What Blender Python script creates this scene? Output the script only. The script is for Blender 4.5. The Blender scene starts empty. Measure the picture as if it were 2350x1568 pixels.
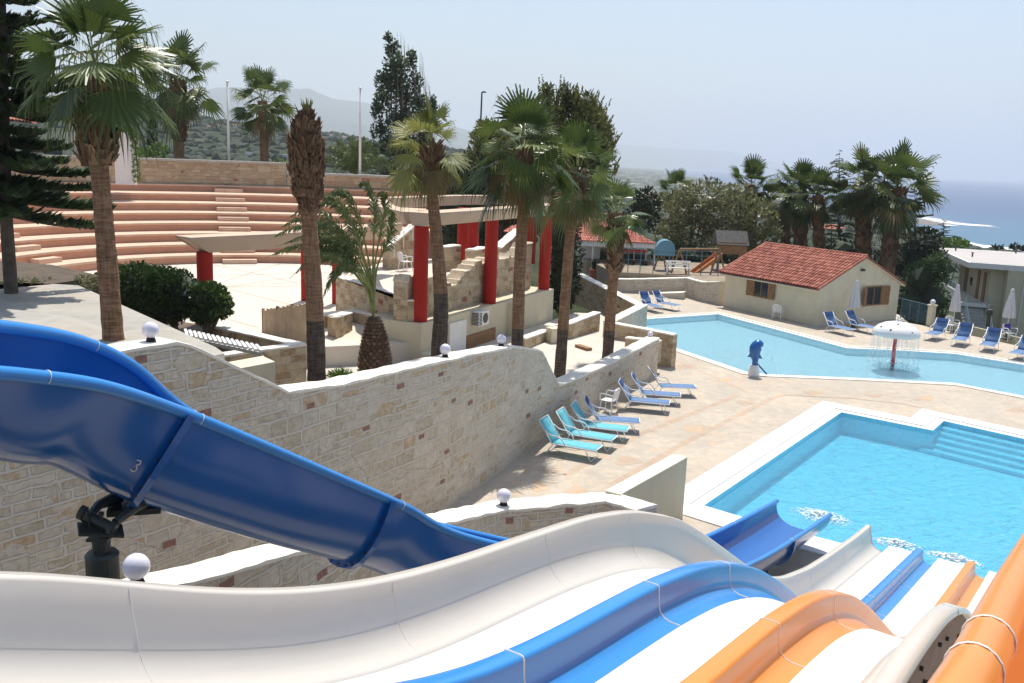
import bpy, math, random
from mathutils import Vector, Matrix, noise
from mathutils.geometry import tessellate_polygon
PI = math.pi
random.seed(7)
sc = bpy.context.scene
C = sc.collection
# ------------------------------------------------------------- camera model
FPX = 2100.0; CH = 8.0
PITCH = math.radians(11.25); ROLL = math.radians(2.2)
_R0 = Vector((1, 0, 0)); _U0 = Vector((0, math.sin(PITCH), math.cos(PITCH)))
CF = Vector((0, math.cos(PITCH), -math.sin(PITCH)))
CR = _R0*math.cos(ROLL) + _U0*math.sin(ROLL)
CU = _U0*math.cos(ROLL) - _R0*math.sin(ROLL)
CAM = Vector((0, 0, CH))
# measured picture positions (2350 x 1568 grid) are turned into true world points
def ray(x, y): return CR*((x-1175)/FPX) - CU*((y-784)/FPX) + CF
def gz(x, y, z=0.0):
    d = ray(x, y); t = (z-CH)/d.z; return Vector((d.x*t, d.y*t, z))
def at(x, y, Y):
    d = ray(x, y); t = Y/d.y; return Vector((d.x*t, Y, CH+d.z*t))
def dep(x, y, t): return CAM + ray(x, y)*t
def onplan(x, y, plan):
    d = ray(x, y); best = None; s = 0
    for a, b in zip(plan[:-1], plan[1:]):
        ex, ey = b[0]-a[0], b[1]-a[1]; L = math.hypot(ex, ey)
        den = d.x*ey - d.y*ex
        if abs(den) > 1e-9:
            t = (a[0]*ey-a[1]*ex)/den
            px, py = d.x*t, d.y*t
            k = ((px-a[0])*ex+(py-a[1])*ey)/L/L
            e = 0 if 0 <= k <= 1 else min(abs(k), abs(k-1))*L
            if t > 0 and (best is None or e < best[0]): best = (e, Vector((px, py, CH+d.z*t)), s+k*L)
        s += L
    return best[1], best[2]
# ------------------------------------------------------------- materials
def new_mat(name):
    m = bpy.data.materials.new(name); m.use_nodes = True
    nt = m.node_tree; return m, nt, nt.nodes['Principled BSDF']
def N(nt, t, **kw):
    n = nt.nodes.new(t)
    for k, v in kw.items():
        if k in n.inputs: n.inputs[k].default_value = v
        else: setattr(n, k, v)
    return n
def ramp(nt, fac, stops, interp='LINEAR'):
    r = nt.nodes.new('ShaderNodeValToRGB'); r.color_ramp.interpolation = interp
    e = r.color_ramp.elements
    while len(e) < len(stops): e.new(0.5)
    for i, (p, c) in enumerate(stops):
        e[i].position = p; e[i].color = (c[0], c[1], c[2], 1)
    nt.links.new(fac, r.inputs[0]); return r.outputs[0]
def mixc(nt, fac, a, b, mode='MIX'):
    m = nt.nodes.new('ShaderNodeMix'); m.data_type = 'RGBA'; m.blend_type = mode
    for s, v in ((0, fac), (6, a), (7, b)):
        if hasattr(v, 'links'): nt.links.new(v, m.inputs[s])
        else: m.inputs[s].default_value = v if s == 0 else (v[0], v[1], v[2], 1)
    return m.outputs[2]
def bump(nt, h, bsdf, strength=0.3, dist=0.02, src=None):
    b = N(nt, 'ShaderNodeBump', Strength=strength, Distance=dist)
    nt.links.new(h, b.inputs['Height'])
    if src: nt.links.new(src, b.inputs['Normal'])
    nt.links.new(b.outputs[0], bsdf.inputs['Normal']); return b.outputs[0]
def coord(nt, kind='Object', scale=(1, 1, 1), rot=(0, 0, 0)):
    t = nt.nodes.new('ShaderNodeTexCoord'); m = nt.nodes.new('ShaderNodeMapping')
    m.inputs['Scale'].default_value = scale; m.inputs['Rotation'].default_value = rot
    nt.links.new(t.outputs[kind], m.inputs[0]); return m.outputs[0]
def noi(nt, vec, scale=5, detail=3, rough=0.55):
    n = N(nt, 'ShaderNodeTexNoise', Scale=scale, Detail=detail, Roughness=rough)
    nt.links.new(vec, n.inputs['Vector']); return n
def plain(name, col, rough=0.6, var=0.12, scale=3, bmp=0.0, metal=0, spec=None, coat=0, coords='Object', stain=None):
    m, nt, b = new_mat(name)
    v = coord(nt, coords); n = noi(nt, v, scale, 5)
    lo = [c*(1-var) for c in col]; hi = [min(1, c*(1+var)) for c in col]
    c = ramp(nt, n.outputs[0], [(0.3, lo), (0.7, hi)])
    if stain:
        n3 = noi(nt, coord(nt, coords, (1, 1, .35)), 1.1, 6, .7)
        f = ramp(nt, n3.outputs[0], [(0.5, (0, 0, 0)), (0.75, (.6, .6, .6))])
        c = mixc(nt, f, c, stain)
    nt.links.new(c, b.inputs['Base Color'])
    b.inputs['Roughness'].default_value = rough; b.inputs['Metallic'].default_value = metal
    if spec is not None: b.inputs['Specular IOR Level'].default_value = spec
    if coat: b.inputs['Coat Weight'].default_value = coat; b.inputs['Coat Roughness'].default_value = 0.08
    if bmp:
        n2 = noi(nt, v, scale*8, 4); bump(nt, n2.outputs[0], b, bmp, 0.01)
    return m
def stone(name, cols, mortar, bw=0.42, bh=0.17, msize=0.02, red=0.97, redc=(.30, .12, .09), dist=0.09, bstr=0.5):
    m, nt, b = new_mat(name)
    v = coord(nt, 'UV')
    n1 = noi(nt, v, 2.6, 4, .6)
    sub = N(nt, 'ShaderNodeVectorMath', operation='SUBTRACT'); sub.inputs[1].default_value = (.5, .5, .5)
    nt.links.new(n1.outputs[1], sub.inputs[0])
    scl = N(nt, 'ShaderNodeVectorMath', operation='MULTIPLY'); scl.inputs[1].default_value = (dist*3.2, dist*1.6, 0)
    nt.links.new(sub.outputs[0], scl.inputs[0])
    add = N(nt, 'ShaderNodeVectorMath', operation='ADD'); nt.links.new(v, add.inputs[0]); nt.links.new(scl.outputs[0], add.inputs[1])
    def brick(w, h, ms, off, sq, sqf):
        t = N(nt, 'ShaderNodeTexBrick', offset=off, offset_frequency=2, squash=sq, squash_frequency=sqf)
        for k, val in (('Color1', (0, 0, 0, 1)), ('Color2', (1, 1, 1, 1)), ('Mortar', (.5, .5, .5, 1)), ('Scale', 1.0),
                       ('Mortar Size', ms), ('Mortar Smooth', 0.35), ('Brick Width', w), ('Row Height', h)):
            t.inputs[k].default_value = val
        nt.links.new(add.outputs[0], t.inputs['Vector']); return t
    t1 = brick(bw, bh, msize, 0.37, 1.7, 3)
    t2 = brick(bw*1.63, bh*1.9, msize*1.15, 0.55, 0.62, 2)
    sel = noi(nt, v, 0.8, 1)
    selr = ramp(nt, sel.outputs[0], [(0.50, (0, 0, 0)), (0.52, (1, 1, 1))])
    rnd = mixc(nt, selr, t1.outputs[0], t2.outputs[0])
    fac = mixc(nt, selr, t1.outputs[1], t2.outputs[1])
    k = len(cols); st = [(red*i/k, c) for i, c in enumerate(cols)]
    sc_ = ramp(nt, rnd, st+[(red, redc)], 'CONSTANT')
    n2 = noi(nt, v, 9, 6, .7)
    tint = ramp(nt, n2.outputs[0], [(0.3, (.78, .74, .68)), (0.62, (1.12, 1.1, 1.06))])
    sc_ = mixc(nt, 1.0, sc_, tint, 'MULTIPLY')
    n4 = noi(nt, v, 1.3, 4, .6)
    mo = mixc(nt, n4.outputs[0], [c*.86 for c in mortar], [min(1, c*1.1) for c in mortar])
    # smeared pointing over some stones
    n5 = noi(nt, v, 6, 5, .65)
    sm = ramp(nt, n5.outputs[0], [(0.50, (0, 0, 0)), (0.62, (.75, .75, .75))])
    mx = N(nt, 'ShaderNodeMath', operation='MAXIMUM'); nt.links.new(fac, mx.inputs[0]); nt.links.new(sm, mx.inputs[1])
    c = mixc(nt, mx.outputs[0], sc_, mo)
    nt.links.new(c, b.inputs['Base Color']); b.inputs['Roughness'].default_value = .9
    b.inputs['Specular IOR Level'].default_value = .2
    h = N(nt, 'ShaderNodeMath', operation='MULTIPLY_ADD'); nt.links.new(n2.outputs[0], h.inputs[0]); h.inputs[1].default_value = .8
    nt.links.new(fac, h.inputs[2])
    bump(nt, h.outputs[0], b, bstr*1.7, 0.04)
    return m
def leafm(name, stops, trans=0.25, rough=0.55):
    m, nt, b = new_mat(name)
    g = nt.nodes.new('ShaderNodeNewGeometry')
    n = noi(nt, coord(nt, 'Object'), 0.9, 2)
    a = N(nt, 'ShaderNodeMath', operation='MULTIPLY_ADD'); nt.links.new(n.outputs[0], a.inputs[0]); a.inputs[1].default_value = .9
    r = N(nt, 'ShaderNodeMath', operation='MULTIPLY'); nt.links.new(g.outputs['Random Per Island'], r.inputs[0]); r.inputs[1].default_value = .55
    nt.links.new(r.outputs[0], a.inputs[2])
    s = N(nt, 'ShaderNodeMath', operation='SUBTRACT'); nt.links.new(a.outputs[0], s.inputs[0]); s.inputs[1].default_value = .22
    c = ramp(nt, s.outputs[0], stops)
    nt.links.new(c, b.inputs['Base Color']); b.inputs['Roughness'].default_value = rough
    b.inputs['Specular IOR Level'].default_value = .35
    if trans:
        tr = nt.nodes.new('ShaderNodeBsdfTranslucent'); nt.links.new(c, tr.inputs[0])
        mx = nt.nodes.new('ShaderNodeMixShader'); mx.inputs[0].default_value = trans
        nt.links.new(b.outputs[0], mx.inputs[1]); nt.links.new(tr.outputs[0], mx.inputs[2])
        nt.links.new(mx.outputs[0], nt.nodes['Material Output'].inputs[0])
    return m
def gel(name, col, rough=0.22, var=.015):
    m, nt, b = new_mat(name)
    v = coord(nt, 'Object'); n = noi(nt, v, 1.7, 6, .7)
    c = ramp(nt, n.outputs[0], [(0.3, [x*(1-var) for x in col]), (0.7, [min(1, x*(1+var)) for x in col])])
    mp = nt.nodes.new('ShaderNodeMapping'); mp.inputs['Scale'].default_value = (.35, 9, 1); nt.links.new(coord(nt, 'Object', (1, 1, 1), (0, 0, -.977)), mp.inputs[0])
    st = ramp(nt, noi(nt, mp.outputs[0], 1.5, 6, .7).outputs[0], [(.5, (0, 0, 0)), (.78, (.22, .22, .22))]); c = mixc(nt, st, c, [x*.55+.06 for x in col])
    nt.links.new(c, b.inputs['Base Color'])
    r = ramp(nt, noi(nt, v, 1.2, 3).outputs[0], [(0.3, (rough*.92,)*3), (0.7, (rough*1.12,)*3)])
    nt.links.new(r, b.inputs['Roughness'])
    b.inputs['Specular IOR Level'].default_value = .5
    return m
M = {}
M['wall'] = stone('rubble wall', [(.58, .52, .43), (.53, .47, .38), (.62, .565, .48), (.49, .43, .34), (.56, .50, .40), (.60, .545, .46), (.52, .41, .28), (.55, .51, .44)], (.65, .595, .51), .42, .16, .028, red=.999, dist=.065)
M['redbrick'] = plain('dark red brick', (.29, .155, .12), .9, .25, 12, .5)
M['wall2'] = stone('honey stone wall', [(.50, .40, .27), (.40, .30, .19), (.55, .46, .33), (.46, .36, .24), (.35, .25, .15)], (.52, .44, .33), .45, .2, .016, red=.96)
M['wall3'] = stone('far stone wall', [(.46, .36, .25), (.38, .28, .18), (.50, .42, .30), (.42, .33, .22)], (.42, .36, .28), .55, .24, .012, red=.97)
M['coping'] = plain('pale coping', (.78, .74, .65), .9, .10, 4, .5)
M['grey_coping'] = plain('grey render coping', (.42, .41, .37), .9, .15, 3, .4)
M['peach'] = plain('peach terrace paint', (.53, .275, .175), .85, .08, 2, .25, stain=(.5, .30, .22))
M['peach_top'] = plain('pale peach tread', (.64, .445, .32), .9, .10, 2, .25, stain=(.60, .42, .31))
M['cream'] = plain('cream render', (.60, .54, .39), .9, .05, 2, .2, stain=(.50, .45, .33))
M['cream2'] = plain('pale yellow render', (.67, .61, .45), .9, .05, 2, .2, stain=(.57, .52, .39))
M['beam'] = plain('pergola render', (.54, .41, .30), .85, .05, 1.5, .15)
M['red'] = plain('red column paint', (.36, .016, .009), .65, .08, 3, .1, spec=.25)
M['white_paint'] = plain('white paint', (.78, .77, .74), .5, .04, 3)
M['plastic'] = plain('white plastic', (.80, .80, .79), .35, .02, 3)
M['slide_white'] = gel('white gelcoat', (.60, .555, .49), .24)
M['slide_lane'] = plain('textured white lane', (.64, .62, .57), .8, .06, 30, .25)
M['slide_blue'] = gel('blue gelcoat', (.013, .12, .40), .18)
M['slide_lblue'] = gel('bright blue gelcoat', (.035, .24, .62), .2)
M['slide_orange'] = gel('orange gelcoat', (.74, .265, .045), .24)
M['slide_orange2'] = gel('deep orange gelcoat', (.66, .13, .015), .24)
M['joint'] = plain('joint sealant', (.78, .74, .68), .6, .05, 8)
M['steel'] = plain('grey painted steel', (.055, .06, .055), .45, .15, 6, .1, metal=.3)
M['dark'] = plain('dark recess', (.012, .011, .010), .9, .1)
M['wood'] = plain('brown wood', (.26, .14, .06), .7, .2, 5, .3)
M['fence_wood'] = plain('pale timber boards', (.50, .38, .24), .8, .15, 4, .3)
M['orange_pl'] = plain('orange play plastic', (.45, .14, .02), .5, .1)
M['navy'] = plain('navy fabric', (.02, .07, .22), .8, .08, 8)
M['blue_fab'] = plain('blue mesh fabric', (.10, .19, .36), .8, .08, 8)
M['teal_fab'] = plain('turquoise mesh fabric', (.12, .44, .52), .8, .06, 8)
M['umb'] = plain('pale parasol cloth', (.62, .60, .60), .85, .08, 4, .2)
M['terracotta'] = plain('terracotta tile', (.45, .13, .075), .8, .35, 5, .3)
M['terracotta2'] = plain('faded roof tile', (.50, .22, .16), .85, .25, 5, .3)
M['metal_blue'] = plain('blue painted metal', (.08, .18, .24), .5, .1)
M['glass'] = plain('dark window glass', (.03, .04, .045), .08, .1)
def trunkm(name, a, b_):
    m, nt, b = new_mat(name)
    n1 = noi(nt, coord(nt, 'Object', (2, 2, 16)), 1.6, 5, .7); n2 = noi(nt, coord(nt, 'Object', (9, 9, 1.2)), 2.2, 4, .7)
    ad = N(nt, 'ShaderNodeMath', operation='MULTIPLY_ADD'); nt.links.new(n2.outputs[0], ad.inputs[0]); ad.inputs[1].default_value = .7; nt.links.new(n1.outputs[0], ad.inputs[2])
    c = ramp(nt, ad.outputs[0], [(.62, a), (.85, [(x+y)/2 for x, y in zip(a, b_)]), (1.0, b_)])
    nt.links.new(c, b.inputs['Base Color']); b.inputs['Roughness'].default_value = .95; b.inputs['Specular IOR Level'].default_value = .15
    bump(nt, ad.outputs[0], b, .9, .05); return m
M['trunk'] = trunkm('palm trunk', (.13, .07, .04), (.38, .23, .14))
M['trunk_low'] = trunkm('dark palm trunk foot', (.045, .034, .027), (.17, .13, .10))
M['thatch'] = leafm('old leaf bases', [(0.0, (.06, .035, .02)), (.5, (.17, .10, .055)), (1, (.33, .22, .13))], 0, .9)
M['bark'] = plain('grey brown bark', (.10, .08, .06), .95, .3, 6, .6)
M['palm'] = leafm('fan palm leaf', [(0.0, (.03, .05, .015)), (.45, (.075, .115, .026)), (.8, (.14, .18, .045)), (1, (.27, .27, .09))], .28, .38)
M['palm_dry'] = leafm('dry fan leaf', [(0.0, (.15, .11, .05)), (.5, (.24, .18, .08)), (1, (.34, .27, .13))], .25, .7)
M['date'] = leafm('grey green feather frond', [(0.0, (.07, .10, .035)), (.5, (.14, .18, .06)), (1, (.27, .30, .12))], .2, .5)
M['petiole'] = plain('leaf stalk', (.20, .23, .07), .6, .2, 6)
M['pine'] = leafm('norfolk pine needles', [(0.0, (.02, .04, .017)), (.5, (.05, .09, .035)), (1, (.12, .165, .06))], .2, .6)
M['conifer'] = leafm('yellow green conifer', [(0.0, (.035, .045, .014)), (.5, (.10, .115, .028)), (.85, (.22, .21, .05)), (1, (.38, .34, .08))], .3, .6)
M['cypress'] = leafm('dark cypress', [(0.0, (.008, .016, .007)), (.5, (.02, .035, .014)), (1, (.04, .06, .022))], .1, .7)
M['poplar'] = leafm('poplar leaves', [(0.0, (.035, .055, .025)), (.5, (.08, .12, .055)), (1, (.16, .21, .10))], .25, .5)
M['bush'] = leafm('glossy hedge leaves', [(0.0, (.018, .04, .010)), (.5, (.05, .095, .022)), (1, (.12, .19, .045))], .15, .4)
M['olive'] = leafm('dusty olive leaves', [(0.0, (.07, .08, .03)), (.5, (.17, .185, .075)), (1, (.33, .29, .16))], .3, .6)
M['lime'] = leafm('bright green leaves', [(0.0, (.04, .08, .012)), (.5, (.10, .18, .025)), (1, (.2, .3, .05))], .25, .5)
M['scrub'] = leafm('hillside scrub', [(0.0, (.012, .024, .010)), (.5, (.024, .038, .018)), (1, (.048, .06, .03))], 0, .9)
# ------------------------------------------------------------- mesh builder
class MB:
    def __init__(s): s.v = []; s.f = []; s.mi = []; s.uv = []
    def vert(s, p): s.v.append(tuple(p)); return len(s.v)-1
    def face(s, idx, mi=0, uv=None): s.f.append(tuple(idx)); s.mi.append(mi); s.uv.append(uv)
    def poly(s, pts, mi=0, uv=None): s.face([s.vert(p) for p in pts], mi, uv)
    def box(s, c, size, rz=0.0, mi=0, mat=None):
        hx, hy, hz = size[0]/2, size[1]/2, size[2]/2
        R = mat or Matrix.Rotation(rz, 3, 'Z'); c = Vector(c)
        p = [s.vert(c + R @ Vector((a*hx, b*hy, d*hz))) for d in (-1, 1) for a, b in ((-1, -1), (1, -1), (1, 1), (-1, 1))]
        for q in ((3, 2, 1, 0), (4, 5, 6, 7), (0, 1, 5, 4), (1, 2, 6, 5), (2, 3, 7, 6), (3, 0, 4, 7)):
            s.face([p[i] for i in q], mi)
    def bar(s, a, b, w, h, mi=0, up=Vector((0, 0, 1))):
        a = Vector(a); b = Vector(b); d = b-a; L = d.length
        if L < 1e-6: return
        d.normalize()
        if abs(d.dot(up)) > .98: up = Vector((0, 1, 0))
        x = d.cross(up).normalized(); z = x.cross(d).normalized()
        s.box((a+b)/2, (w, L, h), mat=Matrix((x, d, z)).transposed(), mi=mi)
    def tube(s, pts, r, n=8, mi=0, cap=True, squash=1.0):
        pts = [Vector(p) for p in pts]; k = len(pts)
        rs = r if isinstance(r, (list, tuple)) else [r]*k
        rings = []; prev = None
        for i, p in enumerate(pts):
            d = (pts[min(i+1, k-1)] - pts[max(i-1, 0)]).normalized()
            if prev is None:
                a = Vector((0, 0, 1)) if abs(d.z) < .9 else Vector((1, 0, 0))
                x = d.cross(a).normalized()
            else:
                x = (prev - d*prev.dot(d)).normalized()
            prev = x; y = d.cross(x)
            rings.append([s.vert(p + x*(rs[i]*math.cos(2*PI*j/n)) + y*(rs[i]*squash*math.sin(2*PI*j/n))) for j in range(n)])
        for A, B in zip(rings[:-1], rings[1:]):
            for j in range(n): s.face((A[j], A[(j+1) % n], B[(j+1) % n], B[j]), mi)
        if cap:
            s.face(rings[0][::-1], mi); s.face(rings[-1], mi)
    def lathe(s, prof, c=(0, 0, 0), n=20, mi=0, sx=1, sy=1):
        c = Vector(c); rings = []
        for r, z in prof:
            rings.append([s.vert(c + Vector((max(r, 1e-4)*sx*math.cos(2*PI*j/n), max(r, 1e-4)*sy*math.sin(2*PI*j/n), z))) for j in range(n)])
        for A, B in zip(rings[:-1], rings[1:]):
            for j in range(n): s.face((A[j], A[(j+1) % n], B[(j+1) % n], B[j]), mi)
        s.face(rings[0][::-1], mi); s.face(rings[-1], mi)
    def prism(s, poly, z0, z1, mi=0, mside=None):
        mside = mi if mside is None else mside
        n = len(poly)
        if sum(poly[i][0]*poly[(i+1) % n][1]-poly[(i+1) % n][0]*poly[i][1] for i in range(n)) < 0: poly = poly[::-1]
        lo = [s.vert((p[0], p[1], z0 if not isinstance(z0, list) else z0[i])) for i, p in enumerate(poly)]
        hi = [s.vert((p[0], p[1], z1)) for p in poly]
        for tri in tessellate_polygon([[Vector((p[0], p[1], 0)) for p in poly]]):
            a, b, c = [poly[i] for i in tri]
            if (b[0]-a[0])*(c[1]-a[1])-(c[0]-a[0])*(b[1]-a[1]) < 0: tri = tri[::-1]
            s.face([hi[i] for i in tri], mi); s.face([lo[i] for i in tri][::-1], mi)
        for i in range(n):
            j = (i+1) % n; s.face((lo[i], lo[j], hi[j], hi[i]), mside)
    def strip(s, rows, mi=0, closed=False, flip=False):
        """rows: list of equal-length point lists -> quads"""
        ids = [[s.vert(p) for p in r] for r in rows]
        for A, B in zip(ids[:-1], ids[1:]):
            m = len(A)
            for j in range(m if closed else m-1):
                q = (A[j], A[(j+1) % m], B[(j+1) % m], B[j])
                s.face(q[::-1] if flip else q, mi)
        return ids
    def build(s, name, mat, parent=None, smooth=False, bevel=0, solid=0):
        me = bpy.data.meshes.new(name); me.from_pydata(s.v, [], s.f)
        mats = mat if isinstance(mat, (list, tuple)) else [mat]
        for m in mats: me.materials.append(m)
        if len(mats) > 1: me.polygons.foreach_set('material_index', s.mi)
        if len(s.f) < 40000:
            uvl = me.uv_layers.new(name='UVMap').data
            for p, uv in zip(me.polygons, s.uv):
                if uv:
                    for li, q in zip(p.loop_indices, uv): uvl[li].uv = q
                else:
                    n = p.normal
                    if abs(n.z) > .75:
                        for li in p.loop_indices:
                            co = me.vertices[me.loops[li].vertex_index].co; uvl[li].uv = (co.x, co.y)
                    else:
                        t = Vector((-n.y, n.x, 0)).normalized()
                        for li in p.loop_indices:
                            co = me.vertices[me.loops[li].vertex_index].co; uvl[li].uv = (co.dot(t), co.z)
        if smooth: me.polygons.foreach_set('use_smooth', [True]*len(me.polygons))
        o = bpy.data.objects.new(name, me); C.objects.link(o)
        if parent:
            o.parent = parent; o.location = -Vector(parent.location) if parent.get('_w') else (0, 0, 0)
        if solid:
            md = o.modifiers.new('solid', 'SOLIDIFY'); md.thickness = solid; md.offset = 0
        if bevel:
            md = o.modifiers.new('bevel', 'BEVEL'); md.width = bevel; md.segments = 2; md.limit_method = 'ANGLE'
        return o
def tag(o, label=None, cat=None, group=None, kind=None):
    if label: o['label'] = label
    if cat: o['category'] = cat
    if group: o['group'] = group
    if kind: o['kind'] = kind
    return o
def thing(name, label, cat, loc=(0, 0, 0), rz=0, group=None, world=False):
    """Empty at the base of a thing. world=True: its parts are given in world coordinates"""
    o = bpy.data.objects.new(name, None); C.objects.link(o); o.location = loc; o.rotation_euler = (0, 0, rz)
    o.empty_display_size = .2
    if world: o['_w'] = 1
    return tag(o, label, cat, group)
def copy_tree(o, parent=None):
    c = o.copy(); C.objects.link(c); c.parent = parent
    for ch in list(o.children): copy_tree(ch, c)
    return c
def xy(v): return (v[0], v[1])
def lerp_tab(tab, x):
    if x <= tab[0][0]: return tab[0][1]
    for (a, b), (c, d) in zip(tab[:-1], tab[1:]):
        if x <= c: return b + (d-b)*(x-a)/(c-a)
    return tab[-1][1]
def crom(pts, n):
    """catmull-rom resample of vectors"""
    pts = [Vector(p) for p in pts]; out = []
    P = [pts[0]*2-pts[1]] + pts + [pts[-1]*2-pts[-2]]
    for i in range(1, len(P)-2):
        p0, p1, p2, p3 = P[i-1:i+3]
        for k in range(n):
            t = k/n
            out.append(.5*((2*p1)+(p2-p0)*t+(2*p0-5*p1+4*p2-p3)*t*t+(3*p1-p0-3*p2+p3)*t**3))
    out.append(pts[-1]); return out
def wall_body(plan, zt, zb, th, side=1, bricks=(), step=.3, jit=0.012, mat='wall', cop='coping', cth=.07, over=.025, parent=None, endcap=True, name='stone_face'):
    """stone wall along plan; zt = function(s) or const; thickness goes to the left (side=1) of travel"""
    segs = []; s = 0
    pts = []
    for a, b in zip(plan[:-1], plan[1:]):
        L = math.dist(a[:2], b[:2]); n = max(1, int(L/step))
        for k in range(n): pts.append((a[0]+(b[0]-a[0])*k/n, a[1]+(b[1]-a[1])*k/n, s+L*k/n))
        s += L
    pts.append((plan[-1][0], plan[-1][1], s))
    f = zt if callable(zt) else (lambda q: zt)
    fb = zb if callable(zb) else (lambda q: zb)
    m = MB(); cp = MB(); rowsF = []; crow = []
    for i, (x, y, q) in enumerate(pts):
        a = pts[max(i-1, 0)]; b = pts[min(i+1, len(pts)-1)]
        d = Vector((b[0]-a[0], b[1]-a[1], 0)).normalized(); nrm = Vector((-d.y, d.x, 0))*side
        z = f(q)-cth; p = Vector((x, y, 0)); bk = p+nrm*th
        rowsF.append((p, bk, z, fb(q), q))
        j = lambda: random.uniform(-jit, jit)
        fo = p-nrm*(over+j()); bo = bk+nrm*(over+j())
        zz = z+cth+j()
        crow.append([Vector((fo.x, fo.y, z)), Vector((fo.x, fo.y, zz-.012)), Vector((p.x+nrm.x*.03, p.y+nrm.y*.03, zz)), Vector((bk.x-nrm.x*.03, bk.y-nrm.y*.03, zz)), Vector((bo.x, bo.y, zz-.012)), Vector((bo.x, bo.y, z))])
    for (p, bk, z, b0, q), (p2, bk2, z2, b2, q2) in zip(rowsF[:-1], rowsF[1:]):
        F = [(p.x, p.y, b0), (p2.x, p2.y, b2), (p2.x, p2.y, z2), (p.x, p.y, z)]
        m.poly(F if side > 0 else F[::-1], 0, ([(q, b0), (q2, b2), (q2, z2), (q, z)] if side > 0 else [(q, z), (q2, z2), (q2, b2), (q, b0)]))
        B = [(bk.x, bk.y, b0), (bk2.x, bk2.y, b2), (bk2.x, bk2.y, z2), (bk.x, bk.y, z)]
        U = [(q, b0), (q2, b2), (q2, z2), (q, z)]
        m.poly(B[::-1] if side > 0 else B, 0, U[::-1] if side > 0 else U)
        m.poly([(p.x, p.y, z), (p2.x, p2.y, z2), (bk2.x, bk2.y, z2), (bk.x, bk.y, z)])
    for (p, bk, z, b0, q) in (rowsF[0], rowsF[-1]):
        m.poly([(p.x, p.y, b0), (bk.x, bk.y, b0), (bk.x, bk.y, z), (p.x, p.y, z)], 0, [(q, b0), (q+th, b0), (q+th, z), (q, z)])
    cp.strip(crow, closed=True, flip=side < 0)
    cp.face([0, 1, 2, 3, 4, 5]); k = len(crow)*6; cp.face([k-6, k-5, k-4, k-3, k-2, k-1])
    for (bx_, by_), bw_ in bricks:
        p, q = onplan(bx_, by_, plan); p2, _ = onplan(bx_+5, by_, plan); d = Vector((p2.x-p.x, p2.y-p.y, 0)).normalized(); nn = Vector((d.y, -d.x, 0))*.006
        h = bw_*random.uniform(.42, .62)/2; P = [p+nn-d*bw_/2+Vector((0, 0, -h)), p+nn+d*bw_/2+Vector((0, 0, -h*.9)), p+nn+d*bw_/2+Vector((0, 0, h)), p+nn-d*bw_/2+Vector((0, 0, h*.92))]
        m.poly(P, 1)
    o1 = m.build(name, [M[mat], M['redbrick']] if bricks else M[mat], parent)
    o2 = cp.build('coping', M[cop], parent)
    return o1, o2
HAZE=1.7e-4; SUNAZ=9; SKY=.11; SUN=4.5; EXPO=.42
# ============================================================ ground, sea, sky side
def hor(x): return 366.4 + (x-1175)*math.tan(ROLL)
COAST = [(-600, 9000), (1380, 9000), (1480, 5200), (1545, 4600), (1600, 3300), (1750, 1700), (1950, 1050), (2100, 800), (2350, 640), (2900, 560)]
RIDGE = [(-600, 52), (0, 52), (300, 48), (386, 43), (574, 36), (663, 31), (884, 23), (1000, 18), (1180, 6), (1300, -10), (1400, -24), (2900, -40)]
def px_of(X, Y): return 1175 + FPX*X/max(Y*.98, .1)
def terr(X, Y):
    r = math.hypot(X, Y); px = px_of(X, Y) if Y > 1 else (-600 if X < 0 else 2900)
    px = max(-600, min(2900, px)); co = lerp_tab(COAST, px)
    rg = lerp_tab(RIDGE, px)
    k = min(1, max(0, (px-1150)/300))        # 0 on the hill side, 1 on the sea side
    left = lerp_tab([(0, -1.7), (50, -1.7), (90, 1.5), (160, -1), (300, -4), (650, rg*.45), (1150, rg), (2200, rg*.2), (5000, 5), (9500, 0)], r)
    t = min(1, max(0, (r-58)/(min(co, 1500)-58)))
    right = -1.7 - 36.5*(t**.75) if r < co else -42
    if px > 1600 and r > 58: right = min(right, -1.7-min(1, (r-58)/30)*5)
    if px < 1500 and r > 1500: right = -37+4*min(1, (r-1500)/2000)
    z = left*(1-k)+right*k
    z += (noise.noise(Vector((X/90, Y/90, 0)))*min(4, r/110) + noise.noise(Vector((X/350, Y/350, 3)))*min(14, r/70)*(1-k*.8)) if r > 80 and r < co*.98 else 0
    if k > .5 and r < co*.97: z = max(z, -39.2)
    return z
def vegm():
    m, nt, b = new_mat('dry hillside ground')
    v = coord(nt, 'Object')
    n = noi(nt, v, .02, 8, .65); n2 = noi(nt, v, .11, 6, .7)
    a = N(nt, 'ShaderNodeMath', operation='ADD'); nt.links.new(n.outputs[0], a.inputs[0]); nt.links.new(n2.outputs[0], a.inputs[1])
    h = N(nt, 'ShaderNodeMath', operation='MULTIPLY'); nt.links.new(a.outputs[0], h.inputs[0]); h.inputs[1].default_value = .5
    c = ramp(nt, h.outputs[0], [(.38, (.015, .025, .011)), (.50, (.03, .042, .02)), (.59, (.07, .075, .04)), (.68, (.24, .20, .13))])
    nt.links.new(c, b.inputs['Base Color']); b.inputs['Roughness'].default_value = 1; b.inputs['Specular IOR Level'].default_value = .1
    return m
M['veg'] = vegm()
m = MB(); rs = [0.5, 20, 40, 52, 58, 66, 76, 90] ; q = 90
while q < 9500: q *= 1.055; rs.append(q)
cols = [-600+i*40 for i in range(int(3500/40)+1)]
rows = []
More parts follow.
